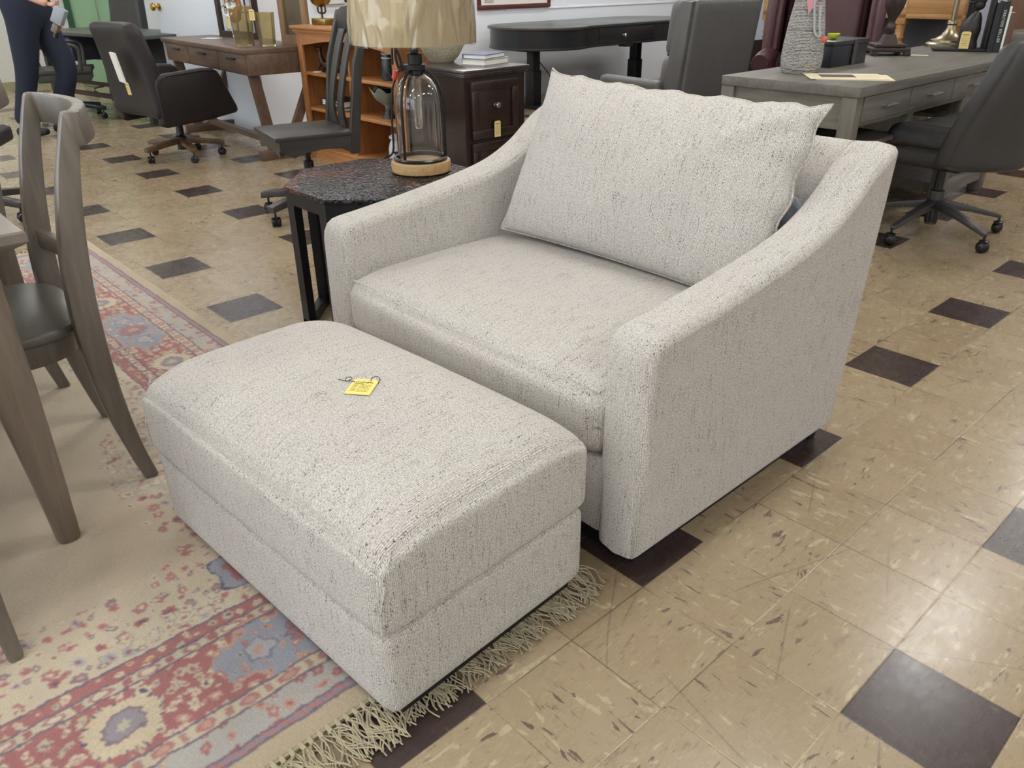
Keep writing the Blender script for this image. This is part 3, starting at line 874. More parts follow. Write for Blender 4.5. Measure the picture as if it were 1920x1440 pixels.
# shop mark: a crest-like scroll with curl, then form lines
for k in range(9):
    box(b, -.018 + k * .0036, -.0158 + k * .0036, .0145 + .0012 * (k % 3), .0185 + .001 * ((k * 2) % 3), z0, z1)
tube(b, [(.012 + .006 * math.cos(a), .0165 + .0042 * math.sin(a), .0011) for a in [i * .5 - 1.2 for i in range(11)]], .0005, 4)
box(b, -.019, .002, .0095, .0112, z0, z1)
for k in range(6):
    y = .0055 - k * .0053
    box(b, -.020, -.010 + .002 * (k % 2), y, y + .0011, z0, z1)
    box(b, -.007, .019, y - .0004, y, z0, z1)
    for j in range(6):
        if (j * 7 + k * 3) % 5 < 3: box(b, -.004 + j * .0032, -.0022 + j * .0032, y + .0004, y + .0016, z0, z1)
obj('printed_lines', b, M_INK, card, smooth=False)
b = NB()
zc = .004
loop = bez([(.010, .025, .002), (.014, .035, .006), (.022, .037, .006), (.029, .029, .004), (.027, .020, -.001)], 5)
tube(b, loop, .0008, 5); obj('string', b, M_BLACK, tg); b = NB()
loop = bez([(-.020, .016, .0015), (-.030, .018, .002), (-.038, .015, .003), (-.042, .020, .004), (-.040, .027, .005), (-.033, .029, .005), (-.030, .023, .004), (-.036, .015, .003), (-.048, .018, .002), (-.060, .023, .0015)], 5)
tube(b, loop, .0008, 5)
obj('string', b, M_BLACK, tg)

# ------------------------------------------------------------------ octagonal side table
SC = (-2.123, .503)
ST = thing('side_table', 'black octagonal side table with hammered top and open slat legs', 'table', (SC[0], SC[1], 0))
Rf = .328; Rv = Rf / math.cos(PI / 8)
octp = lambda r: [(r / math.cos(PI / 8) * math.cos(PI / 8 + k * PI / 4), r / math.cos(PI / 8) * math.sin(PI / 8 + k * PI / 4)) for k in range(8)]
t = NT('hammered_dark_metal')
v1 = t.vor(t.coord(), 75, 'SMOOTH_F1'); v2 = t.noise(t.coord(), 38, 3)
blot = t.noise(t.coord(), 3.4, 4, .6, .4)
c = t.ramp(blot, [(.42, lin((30, 32, 38))), (.54, lin((40, 36, 38))), (.62, lin((88, 50, 40)))])
t.bump(t.math('ADD', t.math('MULTIPLY', v1, 1.4), t.math('MULTIPLY', v2, .8)), 1.0, .006)
M_HAM = t.out(c, t.math('ADD', t.math('MULTIPLY', v2, .15), .14), .35)
b = NB(); prism(b, octp(Rf), .532, .550, 'z', .004, 2); obj('top', b, M_HAM, ST, sharp=25)
b = NB(); oc, ic = octp(Rf - .006), octp(Rf - .03)
for k in range(8):
    l = (k + 1) % 8
    prism(b, [oc[k], oc[l], ic[l], ic[k]], .487, .532)
obj('apron', b, M_BLKMET, ST, smooth=False)
for k in range(8):
    a, c_ = Vector((*oc[k], 0)), Vector((*oc[(k + 1) % 8], 0)); d = (c_ - a).normalized(); nn = Vector((d.y, -d.x, 0))
    b = NB()
    for e0 in (0, (c_ - a).length - .046):
        p = a + d * e0; q = p + d * .046
        prism(b, [(p.x, p.y), (q.x, q.y), ((q - nn * .03).x, (q - nn * .03).y), ((p - nn * .03).x, (p - nn * .03).y)], .02, .487)
    p, q = a, c_
    prism(b, [(p.x, p.y), (q.x, q.y), ((q - nn * .03).x, (q - nn * .03).y), ((p - nn * .03).x, (p - nn * .03).y)], 0, .045)
    obj('leg_frame', b, M_BLKMET, ST, smooth=False)

# ------------------------------------------------------------------ table lamp
LX, LY, LZ = -2.103, .666, .5505
LP = thing('table_lamp', 'glass cloche table lamp, cream shade wrapped in plastic, on the octagonal table', 'lamp', (LX, LY, LZ))
M_LWOOD = wood('light_mango_wood', (156, 122, 80), (200, 168, 122), .5, 'x', 1.3)
b = NB(); lathe(b, [(.104, 0), (.110, .004), (.112, .03), (.109, .040), (.104, .042)], 48); obj('wood_base', b, M_LWOOD, LP)
b = NB(); lathe(b, [(.099, .0425), (.101, .050), (.097, .055), (.090, .055), (.088, .0425)], 48, cap=False); obj('ring', b, M_BLKPL, LP)
t = NT('clear_glass'); M_GLASS = t.out((1, 1, 1), .02, 0.0, Transmission_Weight=1.0, IOR=1.45)
prof_g = [(.0825, .044), (.0825, .10), (.082, .22), (.079, .262), (.070, .296), (.054, .322), (.034, .337), (.020, .342)]
prof_g = prof_g + [(r - .0022, z - .0018) for r, z in prof_g[::-1]]
b = NB(); lathe(b, prof_g + [prof_g[0]], 48, cap=False); obj('glass_cloche', b, M_GLASS, LP)
b = NB()
for k in range(3):
    a = R_(-74 + 120 * k)
    pr_ = bez([(.093, .05, 0), (.0925, .14, 0), (.092, .23, 0), (.088, .275, 0), (.074, .315, 0), (.050, .342, 0), (.022, .352, 0)], 6)
    tube(b, [(p.x * math.cos(a), p.x * math.sin(a), p.y) for p in pr_], .0055, 8)
obj('rods', b, M_BLKPL, LP)
b = NB(); lathe(b, [(.0, .335), (.028, .335), (.028, .352), (.036, .356), (.036, .372), (.026, .374), (.026, .405), (.030, .408), (.014, .412), (.014, .60), (.0, .60)], 28)
lathe(b, [(.0, .20), (.012, .2), (.012, .335), (.0, .335)], 16, cap=False) if False else None
tube(b, [(-.045, 0, .372), (.03, 0, .372)], .004, 6)
obj('collar', b, M_BLKPL, LP)
b = NB(); lathe(b, [(.0, .150), (.010, .153), (.014, .163), (.014, .24), (.018, .27), (.016, .30), (.016, .334), (0, .334)], 20)
t = NT('smoked_bulb_glass'); obj('bulb', b, t.out((.82, .8, .72), .05, 0.0, Transmission_Weight=.9, IOR=1.3), LP)
# shade: slightly tapered drum
t = NT('linen_shade'); wv = t.noise(t.mapv(t.coord(), (400, 400, 60)), 1, 2)
M_SHADE = t.out(t.mix(wv, lin((216, 197, 156)), lin((236, 219, 182))), .9, 0.0, Subsurface_Weight=0.0)
b = NB()
sh = [(.2135, .443), (.1985, .70)]
lathe(b, [sh[0], sh[1], (sh[1][0] - .003, .70), (sh[0][0] - .003, .443), sh[0]], 64, cap=False)
tube(b, [(.2135 * math.cos(i * PI / 32), .2135 * math.sin(i * PI / 32), .444) for i in range(64)], .0018, 6, closed=True)
obj('lamp_shade', b, M_SHADE, LP)
# crinkled clear wrap standing off the shade
t = NT('clear_wrap_film')
g1 = t.noise(t.mapv(t.coord(), (9, 9, 4)), 1, 1, .5, .6); g2 = t.vor(t.mapv(t.coord(), (20, 20, 8)), 1, 'F1')
t.bump(t.math('ADD', t.math('MULTIPLY', g1, 1.2), t.math('MULTIPLY', g2, .6)), .30, .02)
bn = [n for n in t.n if n.type == 'BUMP'][0]
fr = t.n.new('ShaderNodeFresnel'); fr.inputs[0].default_value = 1.5; t.l.new(bn.outputs[0], fr.inputs['Normal'])
gl = t.n.new('ShaderNodeBsdfGlossy'); gl.inputs['Roughness'].default_value = .07; t.l.new(bn.outputs[0], gl.inputs['Normal'])
tp = t.n.new('ShaderNodeBsdfTransparent'); tp.inputs[0].default_value = (.97, .97, .97, 1); mx = t.n.new('ShaderNodeMixShader')
t.l.new(t.math('MULTIPLY', fr.outputs[0], 1.4, clamp=True), mx.inputs[0]); t.l.new(tp.outputs[0], mx.inputs[1]); t.l.new(gl.outputs[0], mx.inputs[2])
t.l.new(mx.outputs[0], t.n['Material Output'].inputs[0]); M_WRAP = t.m
b = NB(); tb = bmesh.new(); seg, hz = 66, 4; rings = []; rw = random.Random(11)
for j in range(hz + 1):
    z = .438 + (.70 - .438) * j / hz; rg = []
    for i in range(seg):
        a = 2 * PI * (i + (rw.uniform(-.38, .38))) / seg; zz = z + (rw.uniform(-.016, .016) if 0 < j < hz else 0); r0 = .2150 - .0150 * (zz - .443) / .257
        r_ = r0 + .0025 + rw.random() ** 2 * (.011 if j else .002)
        rg.append(tb.verts.new((r_ * math.cos(a), r_ * math.sin(a), zz)))
    rings.append(rg)
for a_, c_ in zip(rings[:-1], rings[1:]):
    for i in range(seg):
        l = (i + 1) % seg
        if rw.random() < .5: tb.faces.new((a_[i], a_[l], c_[l])); tb.faces.new((a_[i], c_[l], c_[i]))
        else: tb.faces.new((a_[i], a_[l], c_[i])); tb.faces.new((a_[l], c_[l], c_[i]))
merge(b, tb); obj('plastic_wrap', b, M_WRAP, LP, smooth=False)
# power cord tied up beside the neck, red twist cap
rdir = Vector((-.674, -.738, 0))     # towards the left as seen in the picture
b = NB()
P0 = Vector((0, 0, .372)) + rdir * .035
pts = bez([P0 + Vector((0, 0, .09)), P0 + rdir * .03 + Vector((0, 0, .05)), P0 + rdir * .028, P0 + rdir * .012 + Vector((0, 0, -.02)), P0 + rdir * .02 + Vector((0, 0, .03)), P0 + rdir * .040 + Vector((0, 0, .06)), P0 + rdir * .045], 6)
tube(b, pts, .0042, 7)
pts = bez([P0 + rdir * .01, P0 + rdir * .035 + Vector((0, 0, -.04)), P0 + rdir * .055 + Vector((0, 0, -.10)), P0 + rdir * .062 + Vector((0, 0, -.20)), P0 + rdir * .066 + Vector((0, 0, -.30)), P0 + rdir * .10 + Vector((.0, 0, -.325))], 6)
tube(b, pts, .004, 7)
obj('power_cord', b, M_BLKPL, LP)
b = NB(); q = P0 + rdir * .034 + Vector((0, 0, -.035)); tube(b, [q + Vector((0, 0, .014)), q - Vector((0, 0, .012)) + rdir * .008], .0105, 10); obj('cord_cap', b, flat('red_plastic', (214, 70, 44), .4), LP)
b = NB(); q = P0 + rdir * .018 + Vector((0, 0, .075)); tube(b, [q, q + Vector((0, 0, .045))], .016, 12); obj('cord_sleeve', b, flat('pinkish_foam', (190, 160, 150), .8), LP)
# ------------------------------------------------------------------ dining set on the rug
M_GW = wood('grey_washed_maple', (84, 78, 70), (118, 110, 100), .38, 'z', .8, .05, .15)
M_GWX = wood('grey_washed_maple_top', (104, 97, 89), (130, 122, 113), .35, 'x', .8, .05, .15)
def dining_chair():
    c = thing('dining_chair', 'grey washed dining chair with curved back', 'chair')
    st = [(0.0, .212), (.10, .190), (.25, .168), (.45, .160), (.62, .172), (.78, .200), (.88, .226), (.936, .243)]
    sw = [.014, .017, .022, .025, .025, .021, .017, .015]; sd = [.018, .020, .026, .030, .029, .025, .021, .019]
    for s in (-1, 1):
        b = NB()
        cs = bez([(s * (.212 - .012 * (z / .936)), y, z) for z, y in st], 5)
        secs = []
        for i, p in enumerate(cs):
            k = i / (len(cs) - 1) * (len(sw) - 1); a = int(min(k, len(sw) - 2)); f = k - a
            w_ = sw[a] * (1 - f) + sw[a + 1] * f; d_ = sd[a] * (1 - f) + sd[a + 1] * f
            secs.append((p, (w_, 0, 0), (0, d_, 0)))
        bar(b, secs, bev=.007)
        obj('back_leg', b, M_GW, c, sharp=40)
    for s in (-1, 1):
        b = NB(); bar(b, [((s * .178, -.20, 0), (.015, 0, 0), (0, .015, 0)), ((s * .186, -.185, .40), (.024, 0, 0), (0, .024, 0))], bev=.006)
        obj('front_leg', b, M_GW, c, sharp=40)
    # crest rail bowed backwards
    b = NB(); n = 22; secs = []
    for i in range(n + 1):
        u = -1 + 2 * i / n; x = u * .222; y = .238 + .060 * (1 - u * u); dy = -2 * .062 * u / .222
        nrm = Vector((-dy, 1, 0)).normalized() * .0135
        secs.append(((x, y, .900), nrm, (0, -.004, .036)))
    bar(b, secs, bev=.005); obj('crest_rail', b, M_GW, c, sharp=40)
    b = NB(); n = 10; secs = []
    for i in range(n + 1):
        u = -1 + 2 * i / n; secs.append(((u * .20, .165 + .03 * (1 - u * u), .575), (0, .011, 0), (0, 0, .024)))
    bar(b, secs, bev=.004); obj('cross_rail', b, M_GW, c, sharp=40)
    b = NB(); cs = bez([(0, .192, .585), (0, .212, .70), (0, .246, .80), (0, .288, .875)], 5)
    wd = [.018, .026, .024, .020]
    bar(b, [(p, ((.017 + .011 * math.sin(PI * i / (len(cs) - 1))), 0, 0), (0, .009, 0)) for i, p in enumerate(cs)] if False else [(p, ((.017 + .011 * math.sin(PI * i / (len(cs) - 1))), 0, 0), (0, .009, 0)) for i, p in enumerate(cs)], bev=.004)
    obj('splat', b, M_GW, c, sharp=40)
    # saddle seat and bowed apron
    out = [(.226 * math.copysign(abs(math.cos(a)) ** .62, math.cos(a)), -.030 + .205 * math.copysign(abs(math.sin(a)) ** .62, math.sin(a))) for a in [i * 2 * PI / 48 for i in range(48)]]
    b = NB(); prism(b, out, .432, .460, 'z', .010, 3); obj('seat', b, flat('smoky_grey_seat', (92, 88, 82), .35, var=.1, nscale=6), c, sharp=50)
    b = NB(); prism(b, [(x * .925, -.03 + (y + .03) * .91) for x, y in out], .375, .433, 'z', .004, 2); obj('apron', b, M_GW, c, sharp=50)
    return c
DC = dining_chair()
DC.location = (-1.858, -.832, .0125); DC.rotation_euler.z = R_(-3.5)
DC['label'] = 'grey washed dining chair nearest the ottoman, back towards the wall of desks'
c2 = copy_tree(DC); c2.location = (-2.585, -.845, .0125)
c2['label'] = 'grey dining chair cut off by the left picture edge, behind the table corner'
c3 = copy_tree(DC); c3.location = (-1.385, -1.285, .0125); c3.rotation_euler.z = R_(-90)
c3['label'] = 'dining chair at the table end, only one tapered leg in view at lower left'
for k in (DC, c2, c3): k['group'] = 'dining chairs round the grey table'
DT = thing('dining_table', 'grey washed dining table, one corner and tapered leg in view at the left', 'table', (-2.6, -1.45, .0125))
tx, ty = -2.6, -1.45
def D(x0, x1, y0, y1): return (x0 - tx, x1 - tx, y0 - ty, y1 - ty)
b = NB()
t = bmesh.new(); ring = []
for ins, z in ((.052, .690), (.006, .716), (0, .722), (0, .7395), (.004, .7435)):
    x0, x1, y0, y1 = D(-3.7 + ins, -1.462 - ins, -2.1 + ins, -.785 - ins)
    ring.append([t.verts.new((x0, y0, z)), t.verts.new((x1, y0, z)), t.verts.new((x1, y1, z)), t.verts.new((x0, y1, z))])
for a, c_ in zip(ring[:-1], ring[1:]):
    for i in range(4): t.faces.new((a[i], a[(i + 1) % 4], c_[(i + 1) % 4], c_[i]))
t.faces.new(ring[0]); t.faces.new(ring[-1]); bmesh.ops.recalc_face_normals(t, faces=t.faces[:]); merge(b, t)
obj('table_top', b, M_GWX, DT, sharp=20)
b = NB(); ring = []
t = bmesh.new()
for ins, z in ((.085, .60), (.085, .655), (.060, .688)):
    x0, x1, y0, y1 = D(-3.7 + ins, -1.462 - ins, -2.1 + ins, -.785 - ins)
    ring.append([t.verts.new((x0, y0, z)), t.verts.new((x1, y0, z)), t.verts.new((x1, y1, z)), t.verts.new((x0, y1, z))])
for a, c_ in zip(ring[:-1], ring[1:]):
    for i in range(4): t.faces.new((a[i], a[(i + 1) % 4], c_[(i + 1) % 4], c_[i]))
t.faces.new(ring[0]); t.faces.new(ring[-1]); bmesh.ops.recalc_face_normals(t, faces=t.faces[:]); merge(b, t)
obj('apron', b, M_GWX, DT, sharp=20)
M_GWL = wood('grey_washed_leg', (98, 86, 74), (128, 115, 101), .42, 'z', .8, .05, .1)
for X, Y in ((-1.500, -.880), (-3.62, -.90), (-1.52, -2.0), (-3.62, -2.0)):
    b = NB(); ix = -.045 if X > -2 else .045; iy = -.02 if Y > -1.4 else .02
    secs = []
    for z, w_, o_ in ((0, .021, 0), (.006, .025, 0), (.15, .031, .12), (.40, .043, .5), (.60, .050, .9), (.69, .052, 1)):
        secs.append(((X - tx + ix * o_, Y - ty + iy * o_, z), (w_, 0, 0), (0, w_, 0)))
    bar(b, secs, bev=.014); obj('leg', b, M_GWL, DT, sharp=50)

# ------------------------------------------------------------------ five-star bases, shared
def caster(parent, x, y, ang, mat, r=.026, style='twin', mt=None):
    b = NB(); M = TR(x, y, 0, rz=ang)
    if style == 'twin':
        for s in (-1, 1):
            lathe(b, [(0, -.011), (r * .8, -.011), (r, -.006), (r, .006), (r * .8, .011), (0, .011)], 16, mat=M @ TR(0, s * .014, r, rx=R_(90)))
        pad(b, .045, .012, .05, .006, n=3, c=(0, 0, r + .004), mat=M)
    else:
        pad(b, .060, .052, .056, .026, n=7, c=(0, 0, .028), mat=M)
        lathe(b, [(.022, .048), (.022, .058), (.012, .062), (0, .062)], 14, mat=M)
    tube(b, [(x, y, .045), (x, y, .085)], .006, 8)
    return obj('caster', b, mat, parent)

def star_base(parent, mat, R=.30, z0=.085, z1=.13, a0=0.0, hub=.04, w0=.026, w1=.018, wooden=False, style='twin', cmat=None, seat_z=.40, colmat=None):
    for k in range(5):
        a = a0 + k * 2 * PI / 5; d = Vector((math.cos(a), math.sin(a), 0)); n_ = Vector((-d.y, d.x, 0))
        b = NB()
        if wooden:
            bar(b, [(d * .03 + Vector((0, 0, z1)), n_ * w0, (0, 0, .020)), (d * (R * .55) + Vector((0, 0, z1 - .012)), n_ * w0, (0, 0, .019)), (d * (R + .03) + Vector((0, 0, z0 + .012)), n_ * w1, (0, 0, .016))], bev=.003)
        else:
            bar(b, [(d * .02 + Vector((0, 0, z1)), n_ * w0, (0, 0, .022)), (d * R * .5 + Vector((0, 0, (z0 + z1) / 2 + .008)), n_ * (w0 + w1) / 2, (0, 0, .014)), (d * R + Vector((0, 0, z0)), n_ * w1, (0, 0, .009))], bev=.003)
        f = obj('base_arm', b, mat, parent)
        caster(f, d.x * R, d.y * R, a + .9, cmat or M_BLKPL, style=style)
    b = NB(); lathe(b, [(0, .06), (hub, .062), (hub, z1 + .03), (hub * .8, z1 + .04), (hub * .72, z1 + .05), (hub * .68, seat_z - .08), (hub * .40, seat_z - .078), (hub * .36, seat_z), (0, seat_z)], 20)
    obj('gas_column', b, colmat or M_BLKPL, parent)

# ------------------------------------------------------------------ brown executive chair
EC = thing('office_chair', 'dark brown leather office chair with wood capped base, swing tags on its back', 'chair', (-5.80, 1.17, 0), R_(189)); EC.scale = (.95, .95, .95)
M_BRL = leather('dark_brown_leather', (29, 25, 26), .5, .12)
M_BRW = wood('dark_walnut_cap', (62, 44, 28), (110, 84, 54), .35, 'x', 1.0, .05, .3)
# local front is -y
star_base(EC, M_BRW, .285, a0=R_(20), w0=.028, w1=.024, wooden=True, seat_z=.36, cmat=M_BLKPL)
b = NB(); pad(b, .50, .52, .12, .045, .02, 8, c=(0, -.02, .42), side=.01); obj('seat', b, M_BRL, EC, sharp=60)
b = NB()
def backf(p, q):
    p.y += .22 * ((p.z + .33) ** 2) * 1.0 - .05 * (1 - q.x ** 2)
    p.x *= 1 - .10 * q.z
    return p
pad(b, .58, .13, .655, .055, 0, 14, c=(0, .27, .665), side=.012, fn=backf); obj('backrest', b, M_BRL, EC, sharp=60)
for s in (-1, 1):
    b = NB()
    pl = [(-.325, .325), (-.345, .345), (-.34, .375), (-.235, .61), (-.215, .64), (-.18, .66), (-.10, .668), (.21, .652), (.26, .64), (.29, .615), (.30, .58), (.30, .32), (.29, .295), (.26, .285), (-.10, .30)]
    prism(b, pl, s * .285 - .035, s * .285 + .035, 'x', .018, 3); o = obj('armrest', b, M_BRL, EC, sharp=50)
    b = NB(); tube(b, [(s * .322, y, z) for y, z in ((.292, .32), (.288, .58), (.21, .638), (-.10, .652), (-.19, .642))], .005, 6); obj('piping', b, M_BRL, o)
b = NB(); box(b, -.09, .09, -.12, .12, .33, .365, .01); obj('tilt_mechanism', b, M_BLKPL, EC)
b = NB(); tube(b, [(-.08, 0, .335), (-.20, -.05, .325), (-.24, -.10, .335), (-.36, -.12, .33)], .005, 6); obj('lever', b, M_BLKPL, EC)
b = NB(); box(b, -.075, .075, 0, .012, 0, .20, mat=TR(-.05, .385, .60, rx=R_(-8), rz=R_(-14))); obj('info_card', b, M_PAPER, EC, smooth=False)
price_tag(EC, TR(-.14, .405, .52, rz=R_(180), rx=R_(6)), .05, .085)

# ------------------------------------------------------------------ brown trestle desk
BD = thing('writing_desk', 'brown oak writing desk with slanted trestle legs and three black pull drawers', 'desk', (-6.031, 1.826, 0), R_(-3.3))
M_BO = wood('brown_oak', (74, 57, 46), (114, 91, 76), .42, 'x', .9, .08, .1)
def B_(x0, x1, y0, y1): return (x0 + 6.05, x1 + 6.05, y0 - 1.775, y1 - 1.775)
b = NB(); box(b, *B_(-6.92, -5.172, 1.470, 2.02), .728, .760, .003); obj('desk_top', b, M_BO, BD)
b = NB(); box(b, *B_(-6.88, -5.175, 1.490, 2.02), .590, .728, .002); obj('apron', b, M_BO, BD)
for k, (x0, x1) in enumerate(((-6.86, -6.34), (-6.33, -5.72), (-5.71, -5.20))):
    b = NB(); box(b, *B_(x0, x1, 1.484, 1.492), .602, .720, .001); f = obj('drawer', b, M_BO, BD)
    b = NB(); xm = (x0 + x1) / 2; box(b, *B_(xm - .075, xm + .075, 1.468, 1.485), .682, .694, .002); obj('pull', b, M_BLACK, f)
for X in (-5.24, -6.80):
    b = NB()
    for y0, y1 in ((1.555, 1.515), (1.99, 1.80)):
        pass
    bar(b, [((X + 6.05, 1.62 - 1.775, .01), (.022, 0, 0), (0, .037, 0)), ((X + 6.05, 1.54 - 1.775, .59), (.022, 0, 0), (0, .035, 0))])
    obj('leg', b, M_BO, BD, smooth=False)
    b = NB(); bar(b, [((X + 6.05, 1.73 - 1.775, .07), (.022, 0, 0), (0, .033, 0)), ((X + 6.05, 2.0 - 1.775, .59), (.022, 0, 0), (0, .033, 0))])
    obj('leg', b, M_BO, BD, smooth=False)
    b = NB(); box(b, *B_(X - .025, X + .025, 1.50, 1.95), .0, .07, .004); obj('foot', b, M_BO, BD)
b = NB(); box(b, *B_(-6.80, -5.24, 1.70, 1.76), .06, .10); obj('stretcher', b, M_BO, BD, smooth=False)

# things standing on it
M_ESP = wood('espresso_frame', (34, 26, 24), (56, 44, 40), .35, 'z', 1)
def frame_box(root, w_, h_, t_, d_, mat, name='frame'):
    b = NB(); box(b, -w_ / 2, w_ / 2, -d_ / 2, d_ / 2, 0, t_); box(b, -w_ / 2, w_ / 2, -d_ / 2, d_ / 2, h_ - t_, h_)
    box(b, -w_ / 2, -w_ / 2 + t_, -d_ / 2, d_ / 2, t_, h_ - t_); box(b, w_ / 2 - t_, w_ / 2, -d_ / 2, d_ / 2, t_, h_ - t_)
    return obj(name, b, mat, root, smooth=False)
MF = thing('picture_easel', 'dark open display frame on the brown desk, wooden flower inside', 'frame', (-6.30, 1.99, .761), R_(4))
frame_box(MF, .62, .50, .045, .03, M_ESP)
b = NB(); box(b, -.31, .31, .015, .02, .18, .19); box(b, .10, .12, .015, .02, .04, .46); obj('cross_bar', b, M_ESP, MF, smooth=False)
FL = thing('wooden_flower', 'carved orange-brown wooden flower ornament with pale tag on the brown desk', 'ornament', (-6.12, 1.90, .761))
M_FLW = wood('carved_orange_wood', (112, 66, 34), (178, 116, 70), .5, 'z', 2)
b = NB(); tube(b, [(0, 0, .01), (0, 0, .20)], .006, 8); lathe(b, [(.05, 0), (.05, .01), (0, .012)], 20); obj('stem', b, M_BLKMET, FL)
b = NB(); r = random.Random(4)
for k in range(9):
    a = k * 2 * PI / 9; 
    pad(b, .085, .035, .11, .016, .0, 6, mat=TR(math.sin(a) * .062, -.012 * (k % 2), .235 + math.cos(a) * .062, ry=a, rx=R_(14)))
pad(b, .06, .05, .06, .025, 0, 5, c=(0, -.02, .235)); obj('petals', b, M_FLW, FL, sharp=50)
price_tag(FL, TR(-.035, -.06, .085), .055, .09)
t = NT('amber_glass'); M_AMB = t.out(lin((222, 210, 176)), .03, 0.0, Transmission_Weight=.9, IOR=1.45)
GV = thing('glass_vase', 'tall smoky gold glass vase with clear globe beads on the brown desk', 'vase', (-5.48, 1.63, .761), R_(3))
b = NB(); t2 = [(.0, .0), (.070, 0), (.085, .26), (.080, .26), (.064, .012), (.0, .012)]
lathe(b, t2, 8, cap=False); obj('vessel', b, M_AMB, GV, sharp=20)
for k, (x, z, r_) in enumerate(((-.03, .235, .042), (.028, .275, .036), (-.01, .33, .03))):
    b = NB(); lathe(b, [(r_ * math.sin(i * PI / 12), -r_ * math.cos(i * PI / 12)) for i in range(13)], 20, c=(x, -.075, z)); obj('bead', b, M_GLASS, GV)
GV2 = thing('glass_vase', 'second smoky glass vase, just right of the beaded one on the brown desk', 'vase', (-5.34, 1.74, .761), R_(20))
b = NB(); lathe(b, [(.0, .0), (.055, 0), (.07, .22), (.066, .22), (.05, .01), (.0, .01)], 8, cap=False); obj('vessel', b, M_AMB, GV2, sharp=20)
price_tag(GV2, TR(-.03, -.085, .17), .05, .07)
TF = thing('photo_stand', 'tan wooden photo frame standing at the right end of the brown desk', 'frame', (-5.36, 1.98, .761), R_(6))
frame_box(TF, .34, .44, .06, .025, wood('tan_frame', (118, 92, 64), (154, 124, 90), .5, 'z', 1))
b = NB(); box(b, -.12, .12, .004, .009, .05, .39); obj('picture', b, flat('dim_print', (92, 84, 66), .5, var=.3, nscale=8), TF, smooth=False)
b = NB(); box(b, -.07, .07, -.045, .045, 0, .003, mat=TR(rz=.5)); o = obj('paper_slip', b, M_PAPER, loc=(-6.42, 1.80, .761)); tag(o, 'small white paper slip on the brown desk by the display frame', 'paper')

# ------------------------------------------------------------------ wooden swivel chair
WC = thing('wood_desk_chair', 'dark wooden swivel desk chair with tall slatted back, behind the octagonal table', 'chair', (-3.68, 1.05, 0), R_(-12))
M_DW = wood('ebonised_oak', (34, 32, 32), (60, 57, 55), .42, 'y', 1.0, .12, .1)
M_DWZ = wood('ebonised_oak_upright', (34, 33, 33), (56, 54, 53), .45, 'z', 1.0, .12, .1)
b = NB(); box(b, -.215, .215, -.22, .20, .448, .472, .006); 
obj('seat', b, M_DW, WC)
b = NB()
for s in (-1, 1):
    pl = [(-.20, .448), (-.20, .40), (-.17, .385), (-.13, .36), (-.08, .382), (.04, .392), (.13, .385), (.18, .36), (.20, .355), (.20, .448)]
    prism(b, pl, s * .20 - .010, s * .20 + .010, 'x')
pl = [(-.19, .448), (-.19, .37), (-.13, .375), (-.06, .39), (.06, .39), (.13, .375), (.19, .37), (.19, .448)]
prism(b, pl, -.20, -.18, 'y'); prism(b, pl, .17, .19, 'y')
obj('apron', b, M_DW, WC, smooth=False)
for s in (-1, 1):
    b = NB(); bar(b, [((s * .195, .205, .35), (.018, 0, 0), (0, .024, 0)), ((s * .195, .215, .47), (.018, 0, 0), (0, .026, 0)), ((s * .20, .26, .80), (.019, 0, 0), (0, .022, 0)), ((s * .20, .335, 1.04), (.020, 0, 0), (0, .018, 0))], bev=.003)
    obj('back_post', b, M_DWZ, WC)
for k, x in enumerate((-.075, .065)):
    b = NB(); cs = bez([(x, .205, .47), (x * 1.0 + .012, .19, .58), (x + .02, .215, .72), (x, .262, .86), (x - .01, .30, .95)], 5)
    bar(b, [(p, (.048 - .010 * math.sin(i / len(cs) * PI), 0, 0), (0, .007, 0)) for i, p in enumerate(cs)], bev=.002); obj('slat', b, M_DWZ, WC)
b = NB(); pl = [(-.185, .93), (.185, .93), (.19, 1.02), (.10, 1.055), (0, 1.065), (-.10, 1.055), (-.19, 1.02)]
prism(b, pl, -.012, .012, 'y', .003, mat=TR(0, .313, 0) @ Matrix.Shear('XY', 4, (0, 0)) if False else TR(0, .316, 0)); obj('crest_rail', b, M_DW, WC)
b = NB(); box(b, -.11, .11, -.12, .12, .37, .40, .01); tube(b, [(.05, -.10, .38), (.09, -.19, .37)], .02, 10); obj('tilt_mechanism', b, M_BLKPL, WC)
star_base(WC, M_DW, .285, a0=R_(225), w0=.03, w1=.026, wooden=True, seat_z=.38)

# ------------------------------------------------------------------ second dark swivel chair far left (only its base shows)
SC2 = thing('swivel_chair', 'dark swivel chair behind the dining chairs, only its wheeled base showing at left edge', 'chair', (-4.93, -.37, 0), R_(150))
star_base(SC2, M_DW, .29, a0=R_(36 - 150 + 0), w0=.03, w1=.026, wooden=True, seat_z=.38)
b = NB(); pad(b, .46, .46, .09, .03, .012, 6, c=(0, 0, .43)); obj('seat', b, M_BRL, SC2)
b = NB(); pad(b, .46, .09, .52, .035, .0, 8, c=(0, .25, .74), fn=lambda p, q: Vector((p.x, p.y + .06 * (p.z + .26), p.z))); obj('backrest', b, M_BRL, SC2)
for s in (-1, 1):
    b = NB(); tube(b, bez([(s * .24, .22, .60), (s * .27, 0, .64), (s * .27, -.14, .60), (s * .24, -.12, .42)], 5), .02, 8); obj('armrest', b, M_DW, SC2)

